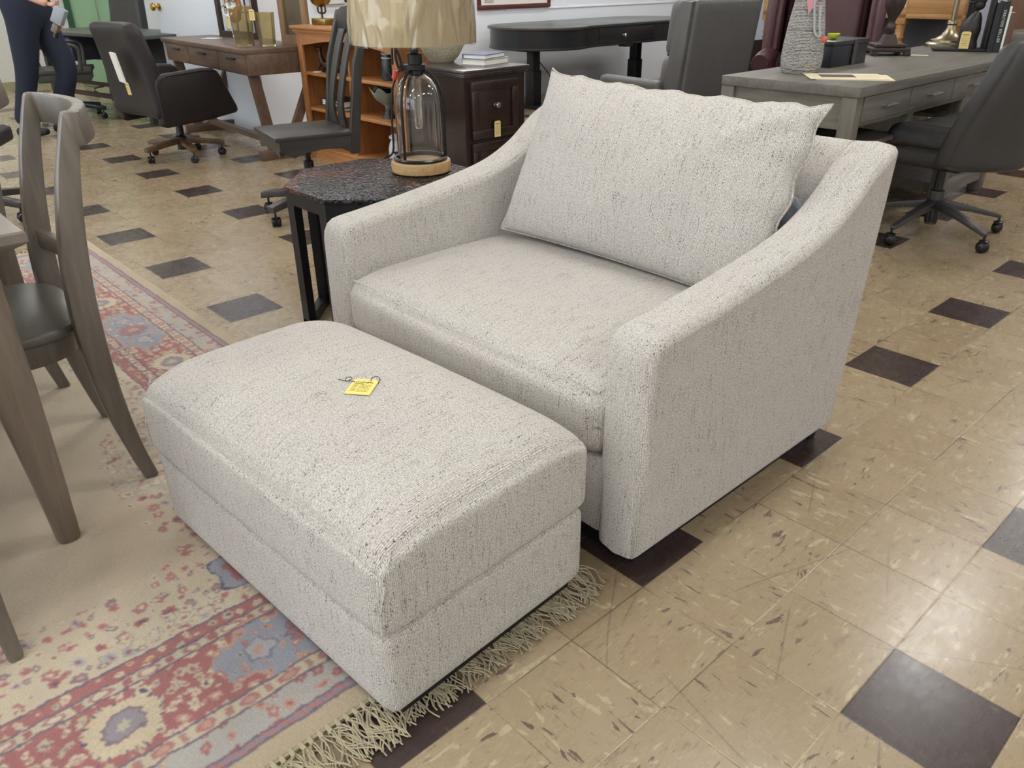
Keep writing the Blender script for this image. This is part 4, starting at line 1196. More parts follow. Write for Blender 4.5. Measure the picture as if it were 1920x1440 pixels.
# ------------------------------------------------------------------ bookcase
BX0, BX1, BY0, BY1 = -5.125, -3.93, 1.87, 2.19
BK = thing('bookcase', 'honey oak bookcase with arched top rail, full of ornaments', 'bookcase', ((BX0 + BX1) / 2, (BY0 + BY1) / 2, 0))
M_HO = wood('honey_oak', (132, 84, 46), (176, 120, 72), .38, 'z', .8, .05, .2)
M_HOX = wood('honey_oak_boards', (146, 96, 54), (192, 136, 86), .38, 'x', .8, .05, .2)
kx, ky = -(BX0 + BX1) / 2, -(BY0 + BY1) / 2
K = TR(kx, ky, 0)
for x0, x1 in ((BX0, BX0 + .022), (BX1 - .022, BX1)):
    b = NB(); box(b, x0, x1, BY0 + .005, BY1, 0, .87, mat=K); obj('side_panel', b, M_HO, BK, smooth=False)
for x0, x1 in ((BX0 - .003, BX0 + .055), (BX1 - .055, BX1 + .003)):
    b = NB(); box(b, x0, x1, BY0 - .014, BY0 + .006, 0, .865, .003, mat=K); obj('stile', b, M_HO, BK)
b = NB(); box(b, BX0 + .02, BX1 - .02, BY1 - .012, BY1 - .002, .05, .86, mat=K); obj('back_panel', b, M_HO, BK, smooth=False)
b = NB(); box(b, BX0 - .035, BX1 + .035, BY0 - .045, BY1, .878, .900, .006, mat=K); obj('top', b, M_HOX, BK)
b = NB(); box(b, BX0 - .022, BX1 + .022, BY0 - .032, BY1, .858, .878, .005, mat=K); box(b, BX0 - .010, BX1 + .01, BY0 - .022, BY1, .848, .858, .003, mat=K); obj('crown_moulding', b, M_HOX, BK)
b = NB(); n = 24; pl = [(BX0 + .055, .848), (BX0 + .055, .775)]
for i in range(n + 1):
    u = i / n; pl.append((BX0 + .075 + (BX1 - BX0 - .15) * u, .775 + .042 * math.sin(PI * u)))
pl += [(BX1 - .055, .775), (BX1 - .055, .848)]
prism(b, pl, BY0 - .012, BY0 + .008, 'y', mat=K); obj('arched_rail', b, M_HOX, BK, sharp=20)
for z in (.60, .36, .085):
    b = NB(); box(b, BX0 + .022, BX1 - .022, BY0 + .002, BY1 - .012, z - .022, z, .002, mat=K); obj('shelf', b, M_HOX, BK)
b = NB(); box(b, BX0 + .05, BX1 - .05, BY0 - .006, BY0 + .012, 0, .064, mat=K); obj('kickboard', b, M_HOX, BK, smooth=False)
b = NB(); box(b, -4.545, -4.525, BY0 + .02, BY1 - .012, .085, .86, mat=K); obj('divider', b, M_HO, BK, smooth=False)

M_BRZ = flat('dark_bronze', (74, 58, 48), .42, .7, nscale=18, var=.3)
M_OLD = flat('antique_brass', (150, 126, 74), .3, 1.0)
GB = thing('brass_urn', 'antique brass egg shaped sculpture on square base on the bookcase', 'sculpture', (-4.99, 2.00, .9005), R_(8))
b = NB(); box(b, -.075, .075, -.04, .04, 0, .042, .005); obj('base', b, M_OLD, GB)
b = NB(); tube(b, [(0, 0, .04), (0, 0, .12)], .007, 10); tube(b, bez([(-.035, 0, .13), (-.04, 0, .085), (-.015, 0, .072), (-.005, 0, .08)], 4), .006, 8); tube(b, bez([(.035, 0, .13), (.04, 0, .085), (.015, 0, .072), (.005, 0, .08)], 4), .006, 8); obj('stem', b, M_BRZ, GB)
b = NB(); lathe(b, [(.0, .11), (.03, .115), (.06, .135), (.078, .17), (.085, .21), (.078, .26), (.05, .30), (0, .315)], 28); obj('bowl', b, M_OLD, GB)
o = NB(); lathe(o, [(.03, 0), (.03, .002), (0, .003)], 18); o = obj('coaster', o, M_BRZ, loc=(-4.83, 2.0, .901)); tag(o, 'small dark coaster lying on the bookcase top beside the brass sculpture', 'coaster')
# animal sculptures on the upper shelf
DS = thing('antelope_figurine', 'small dark bronze antelope figurine lying down on the upper bookcase shelf', 'figurine', (-4.91, 1.96, .6005), R_(10))
b = NB()
pad(b, .15, .05, .055, .024, .0, 8, c=(.02, 0, .045))
tube(b, bez([(-.04, 0, .05), (-.07, 0, .085), (-.075, 0, .13)], 5), [.024, .022, .02, .019, .018, .017, .016, .015, .014, .013, .012][:11], 8)
pad(b, .062, .024, .028, .011, 0, 5, mat=TR(-.09, 0, .145, ry=R_(12)))
for s in (-1, 1):
    tube(b, bez([(-.072, s * .008, .155), (-.045, s * .015, .185), (-.005, s * .03, .205)], 4), [.005] * 3 + [.004] * 3 + [.002] * 3, 6)
    tube(b, [(-.055, s * .02, .05), (-.085, s * .022, .012), (-.03, s * .022, .008)], .008, 6)
    tube(b, [(.08, s * .018, .04), (.03, s * .028, .012), (.07, s * .028, .008)], .010, 6)
obj('body', b, M_BRZ, DS, sharp=60)
DS2 = thing('frog_figurine', 'knobbly dark bronze figurine at the right of the antelope on the upper shelf', 'figurine', (-4.715, 1.97, .6005), R_(-15))
b = NB()
pad(b, .16, .06, .05, .024, .0, 8, c=(0, 0, .035), mat=TR(ry=R_(-16), z=.01))
tube(b, bez([(.05, 0, .05), (.075, 0, .09), (.09, 0, .13)], 4), .02, 8)
for k in range(5): pad(b, .026, .026, .026, .012, n=4, c=(.055 + .018 * k, .01 * (-1) ** k, .135 + .006 * (k % 2)))
for s in (-1, 1): tube(b, [(.06, s * .02, .05), (.085, s * .035, .02), (.05, s * .03, .006)], .009, 6)
obj('body', b, M_BRZ, DS2, sharp=60)
b = NB(); lathe(b, [(.032, 0), (.034, .003), (0, .004)], 18); o = obj('dish', b, M_PAPER, loc=(-4.965, 1.90, .6005)); tag(o, 'little white dish on the upper shelf below the antelope figurine', 'dish')
# stacked books on the middle shelf
def book(name, x, y, z, sx_, sy_, sz_, cov, label, group=None, rz=0, pages=(226, 220, 206), spine='front', text=None, tmat=None):
    k = thing(name, label, 'book', (x, y, z), rz, group)
    b = NB(); box(b, -sx_ / 2, sx_ / 2, -sy_ / 2, sy_ / 2, 0, .003); box(b, -sx_ / 2, sx_ / 2, -sy_ / 2, sy_ / 2, sz_ - .003, sz_)
    if spine == 'front': box(b, -sx_ / 2, sx_ / 2, -sy_ / 2, -sy_ / 2 + .003, .003, sz_ - .003)
    elif spine == 'back': box(b, -sx_ / 2, sx_ / 2, sy_ / 2 - .003, sy_ / 2, .003, sz_ - .003)
    else: box(b, -sx_ / 2, -sx_ / 2 + .003, -sy_ / 2, sy_ / 2, .003, sz_ - .003)
    obj('cover', b, cov, k, smooth=False)
    b = NB(); e = .005; box(b, -sx_ / 2 + e, sx_ / 2 - e, -sy_ / 2 + e, sy_ / 2 - e, .003, sz_ - .003); obj('pages', b, flat('book_pages_%d' % pages[0], pages, .8), k, smooth=False)
    return k
def letters(parent, s, size, mat4, m, space=1.0, name='lettering', bold=0.0):
    cu = bpy.data.curves.new(name, 'FONT'); cu.body = s; cu.size = size; cu.extrude = .0003; cu.align_x = 'CENTER'; cu.align_y = 'CENTER'
    cu.space_character = space; cu.offset = bold; cu.resolution_u = 3
    tmp = bpy.data.objects.new('tmp', cu); COL.objects.link(tmp)
    dg = bpy.context.evaluated_depsgraph_get(); dg.update()
    me = bpy.data.meshes.new_from_object(tmp.evaluated_get(dg)); bpy.data.objects.remove(tmp)
    me.transform(mat4); me.materials.clear(); me.materials.append(m); me.name = name
    o = bpy.data.objects.new(name, me); COL.objects.link(o); o.parent = parent; return o
M_DKC = flat('dark_cover', (36, 32, 38), .45); M_DKG = flat('dark_green_cover', (40, 48, 42), .45)
M_WT = flat('white_lettering', (222, 220, 214), .5)
k1 = book('book', -4.79, 1.98, .3605, .24, .16, .026, M_DKG, 'thin dark green book, bottom one of the pair on the middle shelf', 'books lying on the middle shelf')
k2 = book('book', -4.80, 1.975, .387, .27, .18, .042, M_DKC, 'thick dark book with large white spine letters, upper one on the middle shelf', 'books lying on the middle shelf')
letters(k2, 'BIN YERBAZ', .046, TR(-.01, -.091, .021, rx=R_(90)), M_WT, .82, bold=.0008)
# dark ribbed jar, upper shelf right
RJ = thing('ceramic_jar', 'dark glazed jar with two white rings on the upper bookcase shelf', 'jar', (-4.19, 1.98, .6005))
t = NT('speckled_dark_glaze'); n1 = t.noise(t.coord(), 42, 4, .7); M_GLZ = t.out(t.ramp(n1, [(.5, lin((38, 42, 48))), (.62, lin((70, 78, 84))), (.7, lin((120, 104, 80)))]), .3)
b = NB(); lathe(b, [(0, 0), (.050, 0), (.053, .01), (.052, .115), (.046, .13), (.046, .16), (.050, .165), (.048, .185), (.02, .19), (0, .19)], 28); obj('body', b, M_GLZ, RJ)
for z, r_ in ((.135, .0475), (.160, .0475)):
    b = NB(); lathe(b, [(r_, z - .003), (r_ + .002, z), (r_, z + .003)], 28, cap=False); obj('ring', b, M_PAPER, RJ)
# scalloped pedestal bowl, middle shelf
SB = thing('pedestal_bowl', 'verdigris scalloped bowl on a dark foot in the bookcase middle shelf', 'bowl', (-4.235, 1.98, .3605))
b = NB(); tb = bmesh.new(); pr2 = [(.052, 0), (.050, .010), (.030, .022), (.022, .05), (.022, .075), (.045, .095), (.085, .125), (.108, .165), (.112, .18), (.104, .18), (.080, .135), (.03, .105), (0, .10)]
rings = []; sg = 48
for r_, z in pr2:
    rings.append([tb.verts.new((r_ * (1 + .05 * math.cos(6 * a) * (z / .18) ** 3) * math.cos(a), r_ * (1 + .05 * math.cos(6 * a) * (z / .18) ** 3) * math.sin(a), z + .020 * math.cos(6 * a) * (r_ / .112) ** 4 * (1 if z > .11 else 0))) for a in [2 * PI * i / sg for i in range(sg)]])
for a_, c_ in zip(rings[:-1], rings[1:]):
    for i in range(sg): tb.faces.new((a_[i], a_[(i + 1) % sg], c_[(i + 1) % sg], c_[i]))
tb.faces.new(rings[0]); bmesh.ops.recalc_face_normals(tb, faces=tb.faces[:]); merge(b, tb)
t = NT('verdigris_glaze'); n1 = t.noise(t.coord(), 20, 4, .6)
gz = t.n.new('ShaderNodeSeparateXYZ'); t.l.new(t.coord(), gz.inputs[0])
M_VER = t.out(t.mix(t.step(t.math('ADD', gz.outputs[2], t.math('MULTIPLY', n1, .03)), .06, .09), lin((58, 58, 60)), t.mix(n1, lin((98, 110, 100)), lin((152, 160, 146)))), .35)
obj('bowl', b, M_VER, SB, sharp=60)
b = NB(); r = random.Random(9)
for k in range(5): pad(b, .06, .06, .05, .024, n=5, c=(r.uniform(-.04, .04), r.uniform(-.03, .03), .155))
o = obj('dark_fruit', b, M_BLACK, loc=(-4.235, 1.98, .3605)); tag(o, 'dark round ornaments heaped in the scalloped bowl', 'ornament')
# white crock with blue mustang mark, bottom shelf
CR = thing('stoneware_crock', 'white stoneware jar with a small blue horse mark on the bottom shelf', 'jar', (-4.115, 1.95, .0855), R_(40))
b = NB(); lathe(b, [(0, 0), (.052, 0), (.060, .02), (.062, .10), (.052, .135), (.044, .150), (.046, .160), (.054, .165), (.054, .178), (.046, .182), (.03, .190), (0, .192)], 32)
obj('body', b, flat('white_stoneware', (204, 206, 214), .3), CR)
b = NB(); hp = [(-.022, .004), (-.016, .012), (-.006, .010), (.004, .015), (.014, .010), (.022, .012), (.018, .002), (.010, -.004), (.006, -.016), (.0, -.022), (-.006, -.012), (-.012, -.002)]
for (fx_, fz_) in ((0, 0),):
    tb = bmesh.new(); vs = [tb.verts.new((.0622 * math.sin(x / .062), -.0622 * math.cos(x / .062), .078 + z)) for x, z in hp]; tb.faces.new(vs)
    bmesh.ops.solidify(tb, geom=tb.faces[:], thickness=.0006); merge(b, tb)
obj('blue_mark', b, flat('cobalt_blue', (34, 36, 96), .4), CR, smooth=False)
# ------------------------------------------------------------------ file cabinet by the bookcase
FC = thing('file_cabinet', 'espresso two drawer file cabinet with nickel knobs, left of the armchair pillow', 'cabinet', (-3.315, 1.915, 0))
M_ES = wood('espresso_wood', (30, 20, 18), (52, 36, 32), .28, 'z', 1, .04, .35)
M_EST = wood('espresso_top', (46, 38, 36), (64, 54, 52), .25, 'x', 1, .03, .4)
def Fb(x0, x1, y0, y1): return (x0 + 3.315, x1 + 3.315, y0 - 1.915, y1 - 1.915)
b = NB(); box(b, *Fb(-3.58, -3.055, 1.665, 2.10), .05, .722); obj('carcass', b, M_ES, FC, smooth=False)
b = NB(); box(b, *Fb(-3.60, -3.030, 1.645, 2.12), .742, .760, .004); box(b, *Fb(-3.595, -3.036, 1.651, 2.114), .732, .742, .003); box(b, *Fb(-3.588, -3.046, 1.658, 2.107), .722, .732, .002); obj('top', b, M_EST, FC)
b = NB(); box(b, *Fb(-3.585, -3.048, 1.659, 2.106), 0, .07, .004); obj('base_moulding', b, M_ES, FC)
for z0, z1 in ((.405, .70), (.095, .385)):
    b = NB(); box(b, *Fb(-3.056, -3.042, 1.705, 2.035), z0, z1, .002)
    for a_ in ((1.705, 2.035, z0, z0 + .045), (1.705, 2.035, z1 - .045, z1), (1.705, 1.75, z0 + .045, z1 - .045), (1.99, 2.035, z0 + .045, z1 - .045)):
        box(b, *Fb(-3.044, -3.032, a_[0], a_[1]), a_[2], a_[3], .003)
    f = obj('drawer', b, M_ES, FC)
    b = NB(); lathe(b, [(.012, 0), (.007, .008), (.007, .014), (.015, .020), (.017, .028), (.012, .035), (0, .037)], 20, mat=TR(-3.040 + 3.315, -.045, (z0 + z1) / 2 + (.02 if z0 > .3 else .06), ry=R_(90))); obj('knob', b, M_NICKEL, f)
price_tag(FC, TR(.289, -.045, .405, rz=R_(90)), .045, .085)
k1 = book('book', -3.25, 1.985, .7605, .16, .23, .030, flat('ivory_cover', (190, 186, 178), .5), 'lower of two white paged books on the dark file cabinet', 'books on the file cabinet', R_(12), (236, 234, 226), 'side')
k2 = book('book', -3.255, 1.98, .791, .15, .215, .024, flat('blue_cover', (92, 98, 140), .4), 'upper book with bluish cover on the dark file cabinet', 'books on the file cabinet', R_(18), (238, 236, 230), 'side')
WV = thing('stone_vase', 'round pebbled cream vase on the file cabinet, half hidden by the lamp shade', 'vase', (-3.505, 1.88, .7605))
t = NT('pebbled_plaster'); vv = t.vor(t.coord(), 170, 'F1'); t.bump(vv, .9, .004)
M_PEB = t.out(t.ramp(vv, [(.2, lin((214, 206, 184))), (.75, lin((168, 156, 128)))]), .8)
b = NB(); lathe(b, [(0, 0), (.065, 0), (.095, .03), (.13, .09), (.145, .15), (.135, .21), (.10, .26), (.06, .29), (.05, .31), (.055, .32), (.045, .32), (.04, .30)], 40, cap=False); obj('body', b, M_PEB, WV)

# ------------------------------------------------------------------ framed print and things on the partition wall
PF = thing('framed_certificate', 'cherry framed white certificate on the wall above the oval desk', 'picture', (-6.287, 5.03, .885), R_(90))
b = NB(); Wf, Hf = 1.02, .72
M_CH = wood('cherry_frame', (78, 38, 32), (108, 58, 48), .4, 'x', 1)
box(b, -Wf / 2, Wf / 2, -.012, .012, 0, .04, .003); box(b, -Wf / 2, Wf / 2, -.012, .012, Hf - .04, Hf, .003); box(b, -Wf / 2, -Wf / 2 + .04, -.012, .012, .04, Hf - .04, .003); box(b, Wf / 2 - .04, Wf / 2, -.012, .012, .04, Hf - .04, .003)
obj('frame', b, M_CH, PF)
b = NB(); box(b, -Wf / 2 + .03, Wf / 2 - .03, .0, .004, .03, Hf - .03); obj('sheet', b, M_PAPER, PF, smooth=False)
b = NB()
for k in range(3): box(b, -.42, -.30 + .01 * k, -.0015, -.0002, .062 + .012 * k, .066 + .012 * k)
obj('print', b, M_INK, PF, smooth=False)
TH = thing('thermostat', 'small white control box on the wall above the bookcase', 'switch', (-6.28, 2.86, .955), R_(90))
b = NB(); box(b, -.15, .15, -.02, .02, .03, .25, .006); obj('body', b, M_FIXT, TH)
b = NB(); lathe(b, [(0, 0), (.014, 0), (.014, .01), (0, .012)], 14, mat=TR(.13, -.02, .055, rx=R_(90))); obj('dial', b, M_BLKPL, TH)
b = NB(); tube(b, bez([(-6.29, 2.40, 1.25), (-6.27, 2.43, 1.05), (-6.25, 2.52, .90), (-6.24, 2.62, .70), (-6.25, 2.70, .3), (-6.26, 2.75, .02)], 6), .005, 6); o = obj('wall_cable', b, flat('grey_cable', (90, 96, 108), .5)); tag(o, 'thin dark cable hanging down the wall between brown desk and bookcase', 'cable')

# ------------------------------------------------------------------ oval standing desk
OD = thing('standing_desk', 'black racetrack shaped standing desk with curved drawer front against the wall', 'desk', (-5.62, 5.55, 0))
M_BW = wood('black_lacquered_wood', (20, 22, 26), (32, 34, 38), .34, 'y', 1, .04, .15)
M_BWT = wood('charcoal_desk_top', (48, 47, 45), (62, 60, 57), .30, 'y', 1, .04, .2)
out = []
# right half mirrored; front towards +x with serpentine inset
L_, Dp = 1.32, .52
for i in range(41):
    a = -PI / 2 + PI * i / 40   # rounded +y end
    out.append((Dp * math.copysign(abs(math.sin(a)) ** .9, math.sin(a)) * -1, L_ - .52 + .52 * math.cos(a)))
o2 = [(x, y) for x, y in out]
poly = []
for x, y in o2: poly.append((-x, y))                # from -x.. wait order resolved below
poly = [(Dp * math.sin(a), L_ - .52 + .52 * math.cos(a)) for a in [PI / 2 - PI * i / 24 for i in range(25)]]
poly += [(-Dp * math.sin(a), -(L_ - .52) - .52 * math.cos(a)) for a in [PI / 2 - PI * i / 24 for i in range(25)]]
fr_ = []
for i in range(1, 20):
    y = -(L_ - .52) + 2 * (L_ - .52) * i / 20
    ins = .085 * min(1, max(0, (.80 - abs(y)) / .28)); ins = .085 * (1 - math.cos(PI * ins / .085)) / 2
    fr_.append((Dp - ins, y))
poly += fr_
def shrink(pl, d): 
    return [(x - math.copysign(min(abs(x), d * min(1, abs(x) / Dp * 1.1)), x), y - math.copysign(d * min(1, abs(y) / L_ * 1.1), y)) for x, y in pl]
b = NB(); prism(b, poly, .738, .762, 'z', .006, 2); obj('desk_top', b, M_BWT, OD, sharp=40)
b = NB(); prism(b, shrink(poly, .02), .575, .739, 'z'); prism(b, shrink(poly, .012), .565, .585, 'z', .003); obj('apron', b, M_BW, OD, sharp=40)
b = NB(); box(b, Dp - .112, Dp - .098, -.42, .42, .592, .728, .002); f = obj('drawer', b, M_BW, OD)
for y in (-.06,):
    b = NB(); lathe(b, [(.012, 0), (.007, .008), (.007, .014), (.016, .020), (.019, .030), (.013, .038), (0, .040)], 20, mat=TR(Dp - .098, y, .655, ry=R_(90))); obj('knob', b, M_CHROME, f)
for y in (-.90, .66):
    b = NB(); box(b, -.05, .05, y - .045, y + .045, .30, .54, .006); box(b, -.06, .06, y - .055, y + .055, .03, .36, .006); pad(b, .70, .09, .04, .01, n=3, c=(0, y, .02)); box(b, -.10, .10, y - .16, y + .16, .535, .566, .01)
    obj('lifting_leg', b, M_BLKMET, OD)
b = NB(); box(b, Dp - .16, Dp - .06, -.06, .05, .545, .565, .004); obj('control_pad', b, M_BLKPL, OD)
b = NB(); tube(b, bez([(0, -.84, .45), (.05, -.72, .30), (.04, -.64, .15), (0, -.60, .02)], 5), .005, 6); obj('cable', b, M_BLKPL, OD)
# dark cabinet with chrome bar pull under/behind it
DKC = thing('low_cabinet', 'dark brown low cabinet with chrome bar pull under the right end of the oval desk', 'cabinet', (-5.03, 6.93, 0), R_(2))
b = NB(); box(b, -.25, .25, -.62, .50, .04, .520, .004); obj('carcass', b, flat('dark_brown_laminate', (46, 34, 32), .5), DKC)
b = NB(); box(b, -.24, .24, -.6, .48, 0, .04); obj('kick', b, M_BLACK, DKC)
b = NB(); box(b, .25, .262, -.60, .46, .07, .53, .002); f = obj('door', b, flat('dark_brown_laminate', (46, 34, 32), .5), DKC)
b = NB(); box(b, .264, .285, -.46, -.22, .44, .48, .006); obj('pull', b, M_CHROME, f)

# ------------------------------------------------------------------ grey leather wing desk chair
GR = thing('leather_recliner', 'tall grey leather wing chair seen from behind, between oval desk and grey desk', 'chair', (-3.10, 3.54, 0), R_(-97)); GR.scale = (.94, .94, .94)
M_GL = leather('grey_leather', (90, 89, 88), .42, .18); M_GLD = leather('grey_leather_cushion', (96, 95, 97), .34, .5)
# local front -y ; back +y
b = NB()
def gb(p, q):
    p.y += .12 * (p.z + .46)
    return p
pad(b, .64, .10, .92, .030, .0, 12, c=(0, .30, .665), fn=gb); obj('outer_back', b, M_GL, GR, sharp=50)
for s in (-1, 1):
    b = NB(); pl = [(.32, .22), (.34, 1.115), (.26, 1.12), (.225, 1.08), (.20, .75), (.14, .55), (.08, .40), (.06, .22)]
    pl = [(y + .10 * max(0, z - .22), z) for y, z in pl]
    prism(b, pl, s * .325 - .022, s * .325 + .022, 'x', .010, 2); obj('wing', b, M_GL, GR, sharp=40)
for (z, h_, d_) in ((.96, .36, .15), (.64, .30, .17)):
    b = NB(); pad(b, .56, d_, h_, .055, .0, 12, c=(0, .17 + .12 * (z - .2) - .03, z), side=.016, fn=lambda p, q: Vector((p.x, p.y + .12 * p.z, p.z + .006 * math.sin(p.x * 20)))); obj('back_cushion', b, M_GLD, GR, sharp=60)
b = NB(); pad(b, .58, .56, .18, .05, .03, 12, c=(0, -.04, .42), side=.01); obj('seat_cushion', b, M_GLD, GR, sharp=60)
for s in (-1, 1):
    b = NB(); pad(b, .10, .60, .10, .035, .0, 8, c=(s * .36, -.06, .58)); box(b, s * .36 - .04, s * .36 + .04, -.34, .20, .20, .55, .02); obj('armrest', b, M_GL, GR, sharp=50)
b = NB(); box(b, -.34, .34, -.34, .36, .14, .34, .03); obj('base', b, M_GL, GR)
b = NB(); lathe(b, [(0, 0), (.30, 0), (.30, .02), (.05, .04), (.05, .15), (0, .15)], 28); obj('swivel_foot', b, M_BLKMET, GR)

# ------------------------------------------------------------------ burgundy wing chair
BW = thing('wing_chair', 'burgundy leather wing chair with nailhead trim, beyond the grey desk', 'chair', (-2.82, 4.92, 0), R_(24))
M_BU = leather('burgundy_leather', (78, 48, 52), .32, .45)
b = NB(); pad(b, .56, .16, .82, .06, .0, 14, c=(0, .30, .84), side=.02, fn=lambda p, q: Vector((p.x, p.y + .16 * (p.z + .41), p.z + .005 * math.sin(p.z * 30) * 1))); obj('back_cushion', b, M_BU, BW, sharp=60)
b = NB(); pad(b, .74, .08, 1.0, .03, .0, 8, c=(0, .42, .78), fn=lambda p, q: Vector((p.x, p.y + .16 * (p.z + .5) * .9, p.z))); obj('outer_back', b, M_BU, BW, sharp=50)
for s in (-1, 1):
    b = NB(); pl = [(.44, .62), (.44 + .13, 1.28), (.26, 1.27), (.20, 1.12), (.13, .90), (.10, .66)]
    prism(b, pl, s * .345 - .035, s * .345 + .035, 'x', .02, 3)
    tube(b, bez([(s * .385, .10, .64), (s * .385, .13, .90), (s * .385, .20, 1.12), (s * .38, .28, 1.28)], 5), .042, 10); obj('wing', b, M_BU, BW, sharp=50)
    b = NB(); tube(b, [(s * .37, -.36, .60), (s * .37, -.20, .615), (s * .37, .30, .62)], .062, 14); box(b, s * .37 - .045, s * .37 + .045, -.35, .34, .22, .60, .015); a_ = obj('armrest', b, M_BU, BW, sharp=50)
    b = NB()
    for k in range(12):
        a = PI * k / 11; lathe(b, [(.006, 0), (.004, .004), (0, .005)], 8, mat=TR(s * .37 + .055 * math.cos(a), -.362, .60 + .055 * math.sin(a), rx=R_(90)))
    obj('nailheads', b, M_OLD, a_)
b = NB(); pad(b, .62, .62, .17, .05, .03, 10, c=(0, -.02, .42)); obj('seat_cushion', b, M_BU, BW, sharp=60)
b = NB(); box(b, -.38, .38, -.34, .42, .18, .34, .02); obj('seat_frame', b, M_BU, BW)
for x in (-.32, .32):
    for y in (-.28, .36):
        b = NB(); bar(b, [((x, y, 0), (.018, 0, 0), (0, .018, 0)), ((x, y, .19), (.028, 0, 0), (0, .028, 0))]); obj('leg', b, M_ESP, BW, smooth=False)

# ------------------------------------------------------------------ grey desk
GX0, GX1, GY0, GY1 = -1.965, -1.270, 2.385, 4.92
GD = thing('executive_desk', 'long weathered grey executive desk with bar pull drawers behind the armchair', 'desk', ((GX0 + GX1) / 2, (GY0 + GY1) / 2, 0))
M_WG = wood('weathered_grey_oak', (84, 81, 76), (118, 114, 107), .5, 'y', .9, .12)
M_WGX = wood('weathered_grey_side', (82, 79, 71), (126, 121, 109), .5, 'x', .9, .15)
M_WGZ = wood('weathered_grey_leg', (80, 76, 69), (118, 113, 102), .5, 'z', .9, .15)
gx, gy = -(GX0 + GX1) / 2, -(GY0 + GY1) / 2
def G(x0, x1, y0, y1): return (x0 + gx, x1 + gx, y0 + gy, y1 + gy)
b = NB(); box(b, *G(GX0, GX1, GY0, GY1), .717, .760, .002); obj('desk_top', b, M_WG, GD)
for ya in (GY0 + .02, GY1 - .045):
    b = NB(); box(b, *G(GX0 + .04, GX1 - .03, ya, ya + .025), .575, .715); obj('end_apron', b, M_WGX, GD, smooth=False)
b = NB(); box(b, *G(GX0 + .02, GX0 + .04, GY0 + .06, GY1 - .06), .40, .715); box(b, *G(GX1 - .03, GX1 - .015, GY0 + .06, GY1 - .06), .590, .606); obj('apron', b, M_WG, GD, smooth=False)
for X in (GX0 + .035, GX1 - .045):
    for Y in (GY0 + .035, 3.66, 4.27):
        b = NB(); box(b, *G(X - .035, X + .035, Y - .030, Y + .030), 0, .716, .003); obj('leg', b, M_WGZ, GD)
yd = [GY0 + .07, GY0 + .55, GY0 + 1.06, GY0 + 1.58, GY0 + 2.06, GY1 - .07]
for i in range(5):
    b = NB(); box(b, *G(GX1 - .06, GX1 - .008, yd[i] + .004, yd[i + 1] - .004), .607, .713, .002); f = obj('drawer', b, M_WG, GD)
    ym = (yd[i] + yd[i + 1]) / 2
    b = NB(); tube(b, [(GX1 + .015 + gx, ym - .06 + gy, .662), (GX1 + .015 + gx, ym + .06 + gy, .662)], .0055, 8)
    for q in (-.05, .05): tube(b, [(GX1 - .01 + gx, ym + q + gy, .662), (GX1 + .015 + gx, ym + q + gy, .662)], .0045, 6)
    obj('bar_pull', b, M_NICKEL, f)
for ya, yb in ((GY0 + .06, GY0 + .60), (3.69, 4.24)):
    b = NB(); box(b, *G(GX0 + .05, GX1 - .04, ya, yb), .475, .495); obj('shelf', b, M_WG, GD, smooth=False)
for ya, yb in ((3.69, 4.24),):
    b = NB(); box(b, *G(GX0 + .05, GX1 - .02, ya, yb), .07, .125); obj('base_rail', b, M_WG, GD, smooth=False)
    for z0, z1 in ((.13, .47), (.47, .13)):
        b = NB(); bar(b, [((GX1 - .05 + gx + (.012 if z0 > .2 else 0), ya + .02 + gy, z0), (0, .012, 0), (.006, 0, 0)), ((GX1 - .05 + gx + (.012 if z0 > .2 else 0), yb - .02 + gy, z1), (0, .012, 0), (.006, 0, 0))]); obj('cross_brace', b, M_BLKMET, GD, smooth=False)
b = NB(); prism(b, [(GY0 + .60 + gy, .606), (GY0 + .66 + gy, .606), (GY0 + .64 + gy, .53), (GY0 + .585 + gy, .495), (GY0 + .575 + gy, .53)], GX1 - .05 + gx, GX1 - .02 + gx, 'x'); obj('bracket', b, M_WG, GD, smooth=False)
b = NB(); box(b, *G(GX0 + .06, GX0 + .075, GY0 + .08, GY1 - .08), .12, .60); obj('modesty_panel', b, M_WGZ, GD, smooth=False)
price_tag(GD, TR(GX1 + gx - .008, 3.66 + gy, .26, rz=R_(90)), .05, .10)

# tall cuneiform-textured vase with hang cord
TV = thing('textured_vase', 'tall tapering grey vase with etched line texture on the grey desk corner', 'vase', (-1.755, 2.735, .7605))
t = NT('etched_grey_ceramic')
v_ = t.coord(); nb = t.noise(t.mapv(v_, (8, 8, 9)), 1, 1, .5, out=1)
wv = t.n.new('ShaderNodeTexWave'); wv.bands_direction = 'Z'; t.put(wv.inputs['Vector'], v_); wv.inputs['Scale'].default_value = 50; wv.inputs['Distortion'].default_value = 5; wv.inputs['Detail'].default_value = 4; wv.inputs['Detail Scale'].default_value = 3
nn_ = t.noise(t.mapv(v_, (70, 70, 120)), 1, 3, .7)
f_ = t.step(t.math('ADD', t.math('MULTIPLY', wv.outputs['Fac'], .6), t.math('MULTIPLY', nn_, .7)), .50, .78)
bk = t.n.new('ShaderNodeSeparateXYZ'); t.l.new(v_, bk.inputs[0])
bz_ = t.math('ABSOLUTE', t.math('SUBTRACT', t.math('FRACT', t.math('ADD', t.math('DIVIDE', bk.outputs[2], .085), t.math('MULTIPLY', t.noise(v_, 9, 1), .5))), .5))
f_ = t.math('MULTIPLY', f_, t.step(bz_, .0, .03))
t.bump(f_, .6, .002)
M_ETCH = t.out(t.mix(f_, lin((84, 82, 80)), lin((196, 194, 188))), .8)
